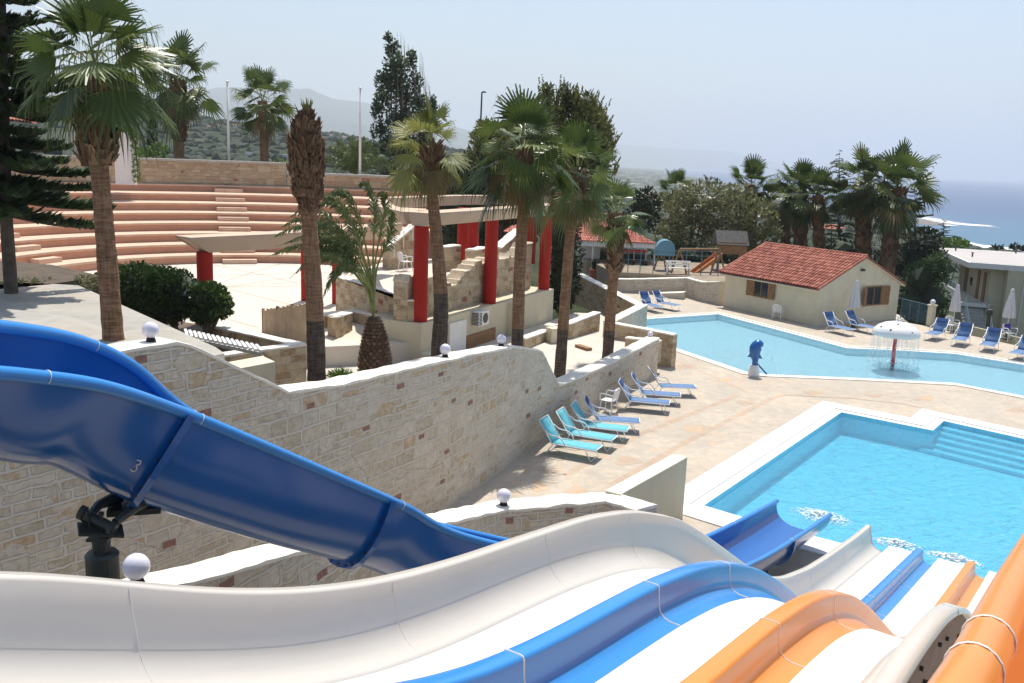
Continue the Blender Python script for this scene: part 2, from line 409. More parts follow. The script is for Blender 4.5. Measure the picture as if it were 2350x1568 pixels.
for r in rs:
    row = []
    for px in cols:
        b = math.atan((px-1175)*.98/FPX); X, Y = r*math.sin(b), r*math.cos(b); row.append(Vector((X, Y, terr(X, Y))))
    # close round behind the camera so that the sheet carries on
    row = [Vector((-r, -r*.3, -1.7))] + row + [Vector((r, -r*.3, -1.7 if r < 60 else -12))]
    rows.append(row)
m.strip(rows)
tag(m.build('ground', M['veg'], smooth=True), kind='structure')
def seam():
    m, nt, b = new_mat('sea water')
    v = coord(nt, 'Object', (1, 1.6, 1))
    n = noi(nt, v, .012, 5, .6); n3 = noi(nt, coord(nt, 'Object'), .0016, 3)
    t = nt.nodes.new('ShaderNodeTexCoord'); sp = nt.nodes.new('ShaderNodeSeparateXYZ'); nt.links.new(t.outputs['Object'], sp.inputs[0])
    ln = N(nt, 'ShaderNodeVectorMath', operation='LENGTH'); nt.links.new(t.outputs['Object'], ln.inputs[0])
    mr = N(nt, 'ShaderNodeMapRange'); mr.inputs[1].default_value = 600; mr.inputs[2].default_value = 2000
    nt.links.new(ln.outputs['Value'], mr.inputs[0])
    ad = N(nt, 'ShaderNodeMath', operation='MULTIPLY_ADD'); nt.links.new(n3.outputs[0], ad.inputs[0]); ad.inputs[1].default_value = .5; nt.links.new(mr.outputs[0], ad.inputs[2])
    c = ramp(nt, ad.outputs[0], [(.2, (.045, .17, .22)), (.55, (.018, .095, .20)), (1.0, (.008, .045, .15))])
    nt.links.new(c, b.inputs['Base Color']); b.inputs['Roughness'].default_value = .35; b.inputs['IOR'].default_value = 1.33
    w = noi(nt, v, .09, 6, .7)
    cap = ramp(nt, w.outputs[0], [(.70, (0, 0, 0)), (.76, (.7, .7, .7))])
    c2 = mixc(nt, cap, c, (.7, .75, .76)); nt.links.new(c2, b.inputs['Base Color'])
    bump(nt, n.outputs[0], b, .5, 3)
    return m
M['sea'] = seam()
m = MB(); m.poly([(-3000, 300, -40), (14000, 300, -40), (30000, 30000, -40), (-30000, 30000, -40), (-20000, 6000, -40)])
tag(m.build('sea', M['sea']), kind='structure')
M['foam'] = plain('sea foam', (.78, .80, .80), .9, .05, .2)
# surf along the reef and the beach: broken foam sheets lying on the water
def foam(name, pxs, w, z=-39.9, seed=1):
    random.seed(seed); m = MB(); k = len(pxs)
    pts = crom([gz(x, y, z) for x, y in pxs], 14)
    for i, p in enumerate(pts[:-1]):
        for _ in range(5):
            q = p.lerp(pts[i+1], random.random()) + Vector((random.uniform(-4, 4), random.gauss(0, w), random.uniform(0, .08)))
            a = random.uniform(5, 16); h = random.uniform(.10, .28)*a*1.3; n = 9
            m.poly([q+Vector((a*math.cos(2*PI*j/n)*random.uniform(.6, 1.1), h*math.sin(2*PI*j/n)*random.uniform(.6, 1.1), 0)) for j in range(n)])
    tag(m.build(name, M['foam']), kind='structure')
foam('surf', [(2075, 492), (2110, 497), (2160, 508), (2200, 514), (2255, 518)], 7, seed=2)
foam('surf', [(2085, 507), (2130, 513), (2170, 517)], 4, seed=3)
foam('surf', [(2060, 535), (2110, 540), (2150, 549), (2190, 556), (2250, 566), (2330, 572)], 5, seed=4)
foam('surf', [(2100, 524), (2135, 528)], 2, seed=5)
m = MB(); pts = [gz(2070, 496, -39.8), gz(2110, 503, -39.8), gz(2160, 511, -39.8), gz(2190, 514, -39.8), gz(2150, 518, -39.8), gz(2090, 513, -39.8)]
m.poly(pts); tag(m.build('reef_rock', plain('dark reef', (.16, .13, .11), .9, .3, .2)), kind='structure')
foam('surf', [(1548, 385), (1600, 384), (1680, 386)], 30, seed=6)
# mountains
def range_(name, prof, Y, base, depth, col, seed):
    m = MB(); rows = []; n = 8
    xs = [prof[0][0] + (prof[-1][0]-prof[0][0])*i/90 for i in range(91)]
    for k in range(n+1):
        row = []
        for i, x in enumerate(xs):
            y = lerp_tab(prof, x); p = at(x, y, Y); h = p.z-base; t = k/n
            prof_h = math.sin(min(1, t*1.0)*PI/2)
            nz = noise.noise(Vector((i*.22, k*.9, seed)))*.16*h*(1 if 0 < k < n else 0.15)
            row.append(Vector((p.x*(1-.0*(1-t)), Y-depth*(1-t), base+h*prof_h+nz)))
        rows.append(row)
    rows.append([Vector((p.x, p.y+depth*.8, base)) for p in rows[-1]])
    m.strip(rows)
    tag(m.build(name, M['veg'] if col is None else col, smooth=True), kind='structure')
mt = plain('mountain scrub', (.09, .10, .08), 1, .3, .002)
range_('mountain', [(-200, 190), (100, 170), (250, 178), (330, 198), (420, 214), (520, 212), (600, 208), (680, 203), (720, 210), (770, 228), (830, 236), (870, 246), (960, 268), (1060, 296), (1200, 330), (1320, 352)], 8200, -45, 2500, mt, 1)
range_('mountain', [(-200, 240), (200, 236), (380, 262), (560, 256), (640, 262), (760, 268), (860, 290), (1000, 320), (1100, 345)], 6200, -45, 1500, mt, 5)
range_('mountain', [(1150, 316), (1300, 320), (1400, 330), (1480, 338), (1560, 343), (1640, 347), (1700, 356), (1760, 371), (1800, 380), (1850, 388), (1900, 394)], 15500, -45, 1600, mt, 9)
# ============================================================ pool deck
def pave(name, base, warm, joint, cell=2.2):
    m, nt, b = new_mat(name)
    v = coord(nt, 'Object')
    n1 = noi(nt, v, .35, 5, .6); n2 = noi(nt, v, 3, 6, .7)
    vor = N(nt, 'ShaderNodeTexVoronoi', feature='DISTANCE_TO_EDGE', Scale=cell, Randomness=.9); nt.links.new(v, vor.inputs['Vector'])
    vc = N(nt, 'ShaderNodeTexVoronoi', feature='F1', Scale=cell); nt.links.new(v, vc.inputs['Vector'])
    e = ramp(nt, vor.outputs['Distance'], [(0.0, (.8, .8, .8)), (.045, (0, 0, 0))])
    c = ramp(nt, n1.outputs[0], [(.35, [x*.84 for x in base]), (.6, base)])
    bw = nt.nodes.new('ShaderNodeSeparateColor'); nt.links.new(vc.outputs['Color'], bw.inputs[0])
    t = ramp(nt, bw.outputs[0], [(0, (.89, .89, .89)), (.5, (1, 1, .98)), (.88, (1.04, 1.0, .95)), (1, (1.06, .92, .80))])
    c = mixc(nt, 1.0, c, t, 'MULTIPLY')
    st = ramp(nt, noi(nt, coord(nt, 'Object', (.5, .16, 1), (0, 0, -.9)), 1.3, 5, .6).outputs[0], [(.47, (0, 0, 0)), (.66, (.75, .75, .75))])
    c = mixc(nt, st, c, warm)
    f2 = ramp(nt, n2.outputs[0], [(.35, (.9, .9, .88)), (.65, (1.05, 1.05, 1.05))])
    c = mixc(nt, 1.0, c, f2, 'MULTIPLY'); c = mixc(nt, e, c, joint)
    nt.links.new(c, b.inputs['Base Color']); b.inputs['Roughness'].default_value = .8; b.inputs['Specular IOR Level'].default_value = .3
    bump(nt, n2.outputs[0], b, .25, .01); return m
M['deck'] = pave('flagstone deck', (.53, .46, .38), (.43, .385, .325), (.40, .35, .29), 3.6)
M['rust'] = pave('rust flagstone', (.50, .39, .30), (.47, .34, .24), (.42, .36, .29), 3.5)
M['orange_st'] = pave('orange flagstone', (.55, .42, .30), (.54, .38, .25), (.45, .38, .3), 3.5)
M['concrete'] = pave('smooth slab concrete', (.42, .40, .36), (.40, .37, .33), (.41, .39, .35), .5)
M['plaza'] = plain('pink plaza paving', (.62, .55, .46), .85, .06, 1.2, .2)
M['yard'] = plain('yard concrete', (.58, .53, .45), .9, .10, .8, .3)
P1 = [xy(gz(x, y)) for x, y in ((1615, 1160), (1931, 946), (2141, 988), (2166, 966), (2350, 1007))]
sd = math.radians(56); SD = Vector((math.cos(sd), math.sin(sd), 0)); SL = Vector((SD.y, -SD.x, 0))
def sp(t, u, z=0.0): return SD*t + SL*u + Vector((0, 0, z))
e = Vector((P1[4][0]-P1[3][0], P1[4][1]-P1[3][1], 0)).normalized()
P1 += [(P1[3][0]+e.x*14, P1[3][1]+e.y*14), xy(sp(19.75, 7.5)), xy(sp(19.85, -6.4))]
P2 = [xy(gz(x, y)) for x, y in ((1470, 733), (1560, 727), (1648, 721), (1944, 799), (2060, 804), (2192, 812), (2350, 837), (2480, 866), (2520, 955), (2350, 909), (2192, 879), (1980, 868), (1760, 859), (1718, 855), (1547, 797), (1470, 775))]
def offset(poly, d):
    n = len(poly); A = sum(poly[i][0]*poly[(i+1) % n][1]-poly[(i+1) % n][0]*poly[i][1] for i in range(n)); s = 1 if A > 0 else -1; out = []
    for i in range(n):
        a, b, c = [Vector((p[0], p[1])) for p in (poly[i-1], poly[i], poly[(i+1) % n])]
        d1 = (b-a).normalized(); d2 = (c-b).normalized()
        n1 = Vector((d1.y, -d1.x))*s; n2 = Vector((d2.y, -d2.x))*s; h = (n1+n2); h = h/max(h.length_squared, .5)*2
        out.append((b.x+h.x*d*1.0, b.y+h.y*d*1.0))
    return out
W1, W2 = .93, .5
P1o = offset(P1, W1); P2o = offset(P2, W2)
def holed(name, outer, holes, z, mat, mi=None):
    rings = [[Vector((p[0], p[1], 0)) for p in r] for r in [outer]+holes]
    flat = [p for r in rings for p in r]; m = MB(); ids = [m.vert((p.x, p.y, z)) for p in flat]
    for t in tessellate_polygon(rings):
        a, b, c = [flat[i] for i in t]
        if (b-a).cross(c-a).z < 0: t = t[::-1]
        m.face([ids[i] for i in t])
    return m.build(name, mat)
dq = [xy(gz(x, y)) for x, y in ((2062, 722), (2085, 741), (2140, 751), (2350, 797), (2700, 868))]
deck_out = [(-14, 4), (30, 4), (34, 20)] + dq[::-1] + [(19.5, 58), (8, 62), (5, 52), (3.6, 40), (-1.0, 26), (-9, 14)]
tag(holed('pool_deck', deck_out, [P1o, P2o], 0, M['deck']), kind='structure')
m = MB()   # outer edge of the deck slab
for a, b in zip(deck_out, deck_out[1:]+deck_out[:1]): m.poly([(a[0], a[1], -.004), (b[0], b[1], -.004), (b[0], b[1], -6), (a[0], a[1], -6)])
tag(m.build('deck_edge', M['cream']), kind='structure')
# rust coloured bands and orange patches laid into the paving
def sheet(name, pts, z, mat): 
    m = MB(); m.poly([(p[0], p[1], z) for p in pts]); return tag(m.build(name, mat), kind='structure')
def band(pxs, w, z=.002):
    pts = [gz(x, y) for x, y in pxs]; m = MB(); L = []; R = []
    for i, p in enumerate(pts):
        d = (pts[min(i+1, len(pts)-1)]-pts[max(i-1, 0)]).normalized(); n = Vector((-d.y, d.x, 0))*w/2
        L.append((p+n)+Vector((0, 0, z))); R.append((p-n)+Vector((0, 0, z)))
    m.strip([L, R]); tag(m.build('paving_band', M['rust']), kind='structure')
def cpx(x, y, k=2.489, ox=1400, oy=800): return ((ox+x/k)/1.19830, (oy+y/k)/1.19830)
band([cpx(*p) for p in ((390, 1260), (900, 980), (1480, 750), (1560, 715))], .22)
band([cpx(*p) for p in ((700, 1330), (1200, 1040), (1800, 735), (1890, 712), (2340, 735))], .22)
band([cpx(*p) for p in ((1890, 712), (2340, 735), (2700, 775), (3100, 860))], .12, .0055)
band([cpx(*p) for p in ((1130, 470), (1400, 590), (1640, 700))], .10)
band([cpx(*p) for p in ((90, 1195), (250, 1235), (390, 1260))], .10)
PZ = [0]
def patch(cx, cy, rx, ry, mat='orange_st', sk=0, n=46, seed=0):
    random.seed(seed+int(cx)); p = []
    for i in range(n):
        a = 2*PI*i/n; k = random.uniform(.72, 1.12)*(1+.18*math.sin(a*3+cx)); p.append(gz(cx+rx*k*math.cos(a)+sk*math.sin(a), cy+ry*k*math.sin(a)))
    sheet('paving_patch', p, .0035, M[mat])
for a in ((1225, 1345, 25, 14), (1505, 1000, 23, 10), (1560, 900, 0, 0), (1560, 1006, 0, 0)):
    pass
for cx, cy, rx, ry, mt_ in ((210, 1340, 55, 40, 'orange_st'), (470, 1370, 60, 35, 'orange_st'), (810, 1165, 95, 32, 'rust'), (1620, 765, 62, 18, 'rust'), (1470, 612, 62, 14, 'orange_st'), (1200, 520, 75, 20, 'rust'), (2090, 697, 70, 13, 'orange_st'), (1270, 945, 80, 26, 'orange_st'), (120, 1230, 30, 30, 'rust')):
    x, y = cpx(cx, cy); patch(x, y, rx/2.98, ry/2.98, mt_)
for cx, cy, rx, ry, mt_ in ((1320, 965, 60, 12, 'rust'), (1660, 985, 65, 18, 'orange_st'), (2280, 1065, 70, 20, 'rust')):
    x, y = cpx(cx, cy, ox=1876, oy=700); patch(x, y, rx/2.98, ry/2.98, mt_)
M['worn'] = pave('worn grey paving', (.465, .41, .35), (.38, .345, .30), (.36, .32, .28), 3.6)
random.seed(8)

# ------------------------------------------------------------ pools
def waterm(name, tint, deep, mixf, sc, bs, glint_=None):
    m, nt, b = new_mat(name)
    v = coord(nt, 'Object')
    n1 = noi(nt, v, sc, 3, .6); n1.inputs['Distortion'].default_value = 1.2
    n2 = noi(nt, coord(nt, 'Object', (1, 1.8, 1), (0, 0, .6)), sc*2.7, 4, .65)
    ad = N(nt, 'ShaderNodeMath', operation='MULTIPLY_ADD'); nt.links.new(n2.outputs[0], ad.inputs[0]); ad.inputs[1].default_value = .45; nt.links.new(n1.outputs[0], ad.inputs[2])
    bp = N(nt, 'ShaderNodeBump', Strength=bs, Distance=.26); nt.links.new(ad.outputs[0], bp.inputs['Height'])
    tr = nt.nodes.new('ShaderNodeBsdfTransparent'); tr.inputs[0].default_value = (*tint, 1)
    n9 = noi(nt, coord(nt, 'Object', (1, 2.2, 1), (0, 0, .5)), sc*4.5, 5, .7); fl = ramp(nt, n9.outputs[0], [(.52, (0, 0, 0)), (.66, (1, 1, 1))]); cc = mixc(nt, fl, deep, (.80, .90, .93)); nt.links.new(cc, b.inputs['Base Color']); b.inputs['Roughness'].default_value = .06; b.inputs['IOR'].default_value = 1.33  # pale flecks painted into the water colour to suggest sun shimmer
    nt.links.new(bp.outputs[0], b.inputs['Normal'])
    gl = nt.nodes.new('ShaderNodeBsdfGlossy'); gl.inputs['Roughness'].default_value = .05; nt.links.new(bp.outputs[0], gl.inputs['Normal'])
    fr = nt.nodes.new('ShaderNodeFresnel'); fr.inputs[0].default_value = 1.26; nt.links.new(bp.outputs[0], fr.inputs['Normal'])
    m1 = nt.nodes.new('ShaderNodeMixShader'); nt.links.new(fr.outputs[0], m1.inputs[0]); nt.links.new(tr.outputs[0], m1.inputs[1]); nt.links.new(gl.outputs[0], m1.inputs[2])
    m2 = nt.nodes.new('ShaderNodeMixShader'); m2.inputs[0].default_value = mixf
    nt.links.new(m1.outputs[0], m2.inputs[1]); nt.links.new(b.outputs[0], m2.inputs[2])
    nt.links.new(m2.outputs[0], nt.nodes['Material Output'].inputs[0]); return m
def tilem(name, col, line):
    m, nt, b = new_mat(name)
    t = N(nt, 'ShaderNodeTexBrick', offset=0.0); v = coord(nt, 'UV'); nt.links.new(v, t.inputs['Vector'])
    for k, val in (('Color1', (*[c*.88 for c in col], 1)), ('Color2', (*col, 1)), ('Mortar', (*line, 1)), ('Scale', 1), ('Mortar Size', .008), ('Brick Width', .12), ('Row Height', .12)): t.inputs[k].default_value = val
    nt.links.new(t.outputs[0], b.inputs['Base Color']); b.inputs['Roughness'].default_value = .35; return m
M['tile1'] = tilem('deep blue pool tile', (.28, .76, .93), (.42, .8, .9))
M['tile2'] = tilem('light blue pool tile', (.68, .90, .97), (.72, .91, .96))
M['pool_coping'] = plain('white pool coping', (.74, .73, .71), .7, .05, 2, .15)
M['pool_coping2'] = plain('cream pool coping', (.72, .68, .60), .8, .06, 2, .15)
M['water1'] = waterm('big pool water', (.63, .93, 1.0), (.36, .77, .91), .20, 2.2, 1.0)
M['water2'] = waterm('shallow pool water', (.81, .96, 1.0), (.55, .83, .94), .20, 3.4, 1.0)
def pool(name, poly, outer, depth, tile, cop, water, wl, step=.10):
    n = len(poly); m = MB()
    for i in range(n):
        a, b = poly[i], poly[(i+1) % n]; m.poly([(a[0], a[1], .0), (b[0], b[1], .0), (b[0], b[1], -depth), (a[0], a[1], -depth)])
    for t in tessellate_polygon([[Vector((p[0], p[1], 0)) for p in poly]]): m.poly([(poly[i][0], poly[i][1], -depth) for i in t])
    tag(m.build(name+'_basin', M[tile]), kind='structure')
    mid = offset(poly, .28); c = MB()
    for ra, rb, za, zb in ((poly, mid, .0, .0), (mid, mid, .0, .03), (mid, outer, .03, .03), (outer, outer, .03, 0.0)):
        for i in range(n):
            j = (i+1) % n; c.poly([(ra[i][0], ra[i][1], za), (ra[j][0], ra[j][1], za), (rb[j][0], rb[j][1], zb), (rb[i][0], rb[i][1], zb)])
    tag(c.build(name+'_coping', M[cop]), kind='structure')
    w = MB(); flat = [Vector((p[0], p[1], 0)) for p in poly]
    for t in tessellate_polygon([flat]):
        a, b_, c_ = [flat[i] for i in t]
        if (b_-a).cross(c_-a).z < 0: t = t[::-1]
        w.poly([(poly[i][0], poly[i][1], wl) for i in t])
    tag(w.build(name+'_water', M[water]), kind='structure')
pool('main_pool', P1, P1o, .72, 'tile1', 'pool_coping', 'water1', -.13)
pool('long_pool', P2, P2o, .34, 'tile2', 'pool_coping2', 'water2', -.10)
# steps under water in the recess of the main pool
m = MB(); a = Vector((*P1[3], 0)); e2 = (Vector((*P1[5], 0))-a).normalized(); nn = Vector((e2.y, -e2.x, 0)); nn = nn if nn.y < 0 else -nn
for k in range(5):
    w_ = .36; o_ = a+nn*(w_*k)+e2*.02
    q = [o_, o_+e2*8, o_+e2*8+nn*w_, o_+nn*w_]; m.prism([xy(p) for p in q], -.715, -.17-.105*k)
tag(m.build('pool_steps', M['tile1']), kind='structure')
# ============================================================ plaza, yard, terrace sheets
PC = (-11.8, 42.5); TR = [11.3, 12.7, 14.3, 16.0, 17.8, 19.8, 22.2, 25.2]; TZ = [1.5+.49*(k+1) for k in range(8)]
def arc(R, a0, a1, n=60): return [(PC[0]+R*math.cos(math.radians(a0+(a1-a0)*i/n)), PC[1]+R*math.sin(math.radians(a0+(a1-a0)*i/n))) for i in range(n+1)]
m = MB(); m.prism(arc(11.35, 200, 20)+[(-1, 36), (-3.6, 31.7), (-8, 29.8), (-12, 29.5), (-24, 33)], -1.7, 1.5)
tag(m.build('plaza_floor', M['plaza']), kind='structure')
mg = plain('plaza joint strip', (.47, .40, .33), .9, .1)
def pstrip(a, b, w=.09):
    a = Vector((*a, 0)); b = Vector((*b, 0)); d = (b-a).normalized(); n = Vector((-d.y, d.x, 0))*w/2
    m = MB(); m.poly([(p.x, p.y, 1.505) for p in (a-n, b-n, b+n, a+n)]); tag(m.build('plaza_joint', mg), kind='structure')
random.seed(3)
for a0, a1 in ((195, 30), (175, 60), (150, 95), (120, 330), (165, 290), (140, 310), (100, 250), (75, 232), (55, 215), (130, 265)):
    A = arc(11.0, a0, a0, 1)[0]; B = arc(11.0, a1, a1, 1)[0]
    if a1 > 210: B = (A[0]+(B[0]-A[0])*.9, max(30.5, A[1]+(B[1]-A[1])*.9))
    pstrip(A, B)
m = MB(); m.prism([(-4.4, 16.4), (-1.2, 20.8), (.9, 25.9), (4, 32.2), (5.6, 35.2), (4.2, 44), (3.0, 44), (-3.2, 31.5), (-8, 34), (-13, 27), (-9, 19)], -1.6, .8)
tag(m.build('yard_ground', M['yard']), kind='structure')
m = MB(); tp = [xy(gz(x, y, 4.6)) for x, y in ((495, 797), (180, 655), (120, 652))] + [(-28, 23), (-28, 9), (-9.4, 9.4)]
tp += [(-7.3, 11.5), (-6.5, 12.5), (-5.55, 13.95), (-4.85, 15.1)]
m.prism(tp, 4.2, 4.6)
tag(m.build('concrete_terrace', M['concrete']), kind='structure')
m = MB(); m.prism([(-26, 21), (-26, 9), (-9.4, 9.4), (-7.4, 11.6), (-6.5, 13.6), (-10.7, 20.6)], -1.6, 4.19)
tag(m.build('terrace_base', M['cream']), kind='structure')
# dark soil bank behind the terrace and along the hedge
m = MB(); m.prism([xy(gz(x, y, 4.2)) for x, y in ((-60, 690), (-60, 625), (120, 640), (235, 668), (120, 690))]+[(-14, 18)], -1.6, 4.6); 
tag(m.build('soil_bank', plain('brown soil', (.10, .075, .05), 1, .3, 3, .8)), kind='structure')
m = MB(); m.prism([(-22, 27), (-14, 23.5), (-9.5, 20), (-7, 19.5), (-6.6, 21.5), (-8.5, 26.5), (-8.8, 29.5), (-13, 31), (-22, 36)], -1.6, 2.2)
tag(m.build('planting_bed', plain('planting bed soil', (.14, .10, .07), 1, .3, 3, .8)), kind='structure')
# ============================================================ amphitheatre
am = thing('amphitheatre', 'peach painted open air amphitheatre with curved stepped seating rows facing the round plaza', 'amphitheatre', (PC[0], PC[1], 1.5), world=True)
for k in range(8):
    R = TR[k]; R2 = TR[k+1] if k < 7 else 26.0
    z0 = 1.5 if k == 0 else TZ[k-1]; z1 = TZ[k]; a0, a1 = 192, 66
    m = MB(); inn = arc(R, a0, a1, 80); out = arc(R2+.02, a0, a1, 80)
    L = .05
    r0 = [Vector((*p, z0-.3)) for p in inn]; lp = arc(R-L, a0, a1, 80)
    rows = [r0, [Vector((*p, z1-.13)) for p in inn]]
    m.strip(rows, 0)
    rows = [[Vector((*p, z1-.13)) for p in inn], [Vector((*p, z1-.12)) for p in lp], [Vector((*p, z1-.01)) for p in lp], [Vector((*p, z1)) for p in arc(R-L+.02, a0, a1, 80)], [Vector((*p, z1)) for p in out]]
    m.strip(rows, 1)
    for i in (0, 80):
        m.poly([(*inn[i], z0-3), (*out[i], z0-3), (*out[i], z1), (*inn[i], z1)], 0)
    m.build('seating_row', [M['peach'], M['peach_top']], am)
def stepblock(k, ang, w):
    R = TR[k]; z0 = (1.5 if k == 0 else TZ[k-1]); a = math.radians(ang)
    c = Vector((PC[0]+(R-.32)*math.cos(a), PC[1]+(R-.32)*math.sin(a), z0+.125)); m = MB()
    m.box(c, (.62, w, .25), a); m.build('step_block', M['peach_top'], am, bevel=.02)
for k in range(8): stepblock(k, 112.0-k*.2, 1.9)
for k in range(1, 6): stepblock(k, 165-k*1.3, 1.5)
# stone wall round the top of the seating
tw = thing('stone_wall', 'long low honey stone wall curving behind the top row of the amphitheatre', 'wall', (PC[0], PC[1]+26, 5.4), world=True)
pl = arc(26.0, 175, 101.5, 30)
p, s0 = onplan(520, 363, pl); wall_body([(*q,) for q in pl], 7.15, 3.0, .5, -1, (), .8, .004, 'wall3', 'grey_coping', .16, .05, tw)
pl2 = arc(26.0, 101.3, 75, 24)
zz = [onplan(x, y, pl2) for x, y in ((528, 389), (700, 396), (850, 401), (975, 407))]
tabz = [(b, a.z) for a, b in zz]
wall_body(pl2, lambda s: lerp_tab(tabz, s), 3.0, .5, -1, (), .8, .004, 'wall3', 'grey_coping', .16, .05, tw)
def flagpole(x0, y0, x1, y1, Y, label, top=True):
    a = at(x1, y1, Y); b = at(x0, y0, Y); b.x = a.x; z0 = 5.2
    t = thing('flagpole', label, 'flagpole', (a.x, Y, z0), group='white flagpoles behind the amphitheatre')
    m = MB(); m.tube([(0, 0, 0), (0, 0, (b.z-z0)*.55), (0, 0, b.z-z0)], [.11, .09, .06], 10); m.build('pole', M['white_paint'], t, smooth=True)
    m = MB(); m.lathe([(.02, 0), (.12, .02), (.12, .12), (.02, .18)], (0, 0, b.z-z0), 10); m.build('cap', M['white_paint'], t)
flagpole(522, 190, 526, 388, 69, 'tall white flagpole where the two parts of the curved wall meet, left of the pair')
flagpole(828, 205, 826, 402, 69, 'tall white flagpole behind the lower curved wall beside the dark feather palm')
# ============================================================ the big stone walls
BP = [(-8.6, 9.4), (-6.9, 11.2), (-6.11, 12.3), (-5.13, 13.7), (-4.04, 15.5), (-2.72, 17.75), (-1.33, 20.1), (-.81, 21.3), (-.12, 22.9), (.33, 24.2), (.87, 25.35), (1.56, 26.8), (3.44, 30.46), (5.66, 34.6)]
tab = []
for x, y in ((-80, 895), (127, 831), (250, 806), (419, 781), (663, 897), (785, 880), (890, 856), (986, 833), (1080, 812), (1178, 794), (1205, 796), (1243, 803), (1284, 884), (1400, 833), (1512, 776)):
    p, s = onplan(x, y, BP); tab.append((s, p.z))
tab[0] = (tab[0][0], tab[1][1])
SS = {}
bw = thing('stone_wall', 'big curved pale rubble retaining wall with stepped top, from the blue flume to the deck', 'wall', (BP[7][0], BP[7][1], 0), world=True)
wall_body(BP, lambda s: lerp_tab(tab, s), -.3, .48, 1, step=.22, jit=.012, mat='wall', cop='coping', cth=.06, over=.02, parent=bw, bricks=[((x, y), random.uniform(.17, .27)) for x, y in ((324, 825), (713, 931), (470, 950), (388, 1248), (919, 886), (840, 983), (1012, 859), (1041, 919), (1079, 924), (967, 1002), (1209, 898), (1238, 892), (1347, 870), (1322, 900), (1212, 954), (1025, 1037), (1015, 1105), (912, 1142), (1400, 858), (1470, 812))])
def globe(px, py, w, base, label, r=None, Y=None):
    p = Y if isinstance(Y, Vector) else at(px, base, Y)
    r = r or .125
    t = thing('globe_lamp', label, 'lamp', p, group='white globe lamps on the walls')
    m = MB(); m.lathe([(r*.55, 0), (r*.6, .01), (r*.5, .05), (r*.42, .07)], (0, 0, 0), 16); m.build('base', M['dark'], t, smooth=True)
    m = MB(); n = 14
    m.lathe([(r*math.sin(PI*i/n), r*1.12+.04-r*math.cos(PI*i/n)) for i in range(1, n)], (0, 0, 0), 24); m.build('globe', M['globe'], t, smooth=True)
g_, nt_, b_ = new_mat('opal globe'); b_.inputs['Base Color'].default_value = (.74, .72, .80, 1); b_.inputs['Roughness'].default_value = .25
b_.inputs['Subsurface Weight'].default_value = .3; b_.inputs['Subsurface Radius'].default_value = (.1, .1, .1); M['globe'] = g_
def onwall(px, py, back=.24):
    p, s = onplan(px, py, BP); q, _ = onplan(px+6, py, BP); d = Vector((q.x-p.x, q.y-p.y, 0)).normalized(); n = Vector((-d.y, d.x, 0))
    w = p+n*back; w.z = lerp_tab(tab, s)-.004; return w
globe(0, 0, 0, 0, 'white globe lamp on the highest part of the big stone wall, before the concrete terrace', Y=onwall(368, 785))
globe(0, 0, 0, 0, 'white globe lamp on the big stone wall near the foot of the yellowish palm', Y=onwall(1043, 822))
globe(0, 0, 0, 0, 'white globe lamp on the big stone wall in front of the cream stage wall', Y=onwall(1170, 797))
# low S-shaped parapet wall beside the slides
LP = [xy(at(323, 1350, 9.0)), xy(at(480, 1318, 9.9)), xy(at(655, 1270, 11.2)), xy(at(830, 1225, 13.0)), xy(at(1010, 1195, 15.2)), xy(at(1163, 1165, 16.6)), xy(at(1300, 1160, 17.0)), xy(at(1390, 1160, 17.0)), xy(at(1462, 1178, 16.3))]
lt = []
for x, y in ((345, 1356), (480, 1322), (560, 1300), (668, 1268), (830, 1238), (1010, 1202), (1080, 1186), (1163, 1168), (1260, 1161), (1340, 1155), (1400, 1151), (1458, 1168)):
    p, s = onplan(x, y, LP); lt.append((s, p.z))
lw = thing('stone_wall', 'low S-curved stone parapet beside the slides, sloping down towards the pool', 'wall', (LP[3][0], LP[3][1], 0), world=True)
wall_body(LP, lambda s: lerp_tab(lt, s), -.4, .52, 1, step=.2, jit=.014, mat='wall', cop='coping', cth=.06, over=.02, parent=lw, bricks=[((x, y), .26) for x, y in ((739, 1318), (520, 1342), (1163, 1196), (1300, 1172))])
def onlow(px, py):
    p, s = onplan(px, py, LP); q, _ = onplan(px+6, py, LP); d = Vector((q.x-p.x, q.y-p.y, 0)).normalized(); n = Vector((-d.y, d.x, 0))
    w = p+n*.2; w.z = lerp_tab(lt, s)-.004; return w
globe(0, 0, 0, 0, 'large white globe lamp on the low parapet beside the dark blue flume post', Y=onlow(348, 1350)+Vector((-.02, .02, .02)), r=.145)
globe(0, 0, 0, 0, 'white globe lamp on the low parapet between the pool deck and the white slide wall', Y=onlow(1163, 1166), r=.14)
# cream wedge wall beside the main pool
A = gz(1345, 1160, 1.35); B = Vector((4.05, 20.0, 0)); A2 = gz(1445, 1180, 1.2)
ww = thing('render_wall', 'smooth cream rendered wing wall by the near corner of the main pool', 'wall', (B.x, B.y, 0), world=True)
tB = at(1580, 1052, B.y).z
a0 = xy(at(1424, 1138, 17.25)); b0 = (B.x+.05, B.y)
d = Vector((b0[0]-a0[0], b0[1]-a0[1])).normalized(); nl = Vector((-d.y, d.x))*.34
m = MB(); zA = at(1424, 1138, 17.25).z
P = [(*a0, zA), (*b0, tB), (b0[0]+nl.x, b0[1]+nl.y, tB), (a0[0]+nl.x, a0[1]+nl.y, zA)]
Q = [(x, y, -.2) for x, y, z in P]
m.poly(P); 
for i in range(4): m.poly([Q[i], Q[(i+1) % 4], P[(i+1) % 4], P[i]])
m.build('render_face', M['cream'], ww, bevel=.012)
m = MB(); P2_ = [(x, y, z+.03) for x, y, z in P]; m.poly(P2_)
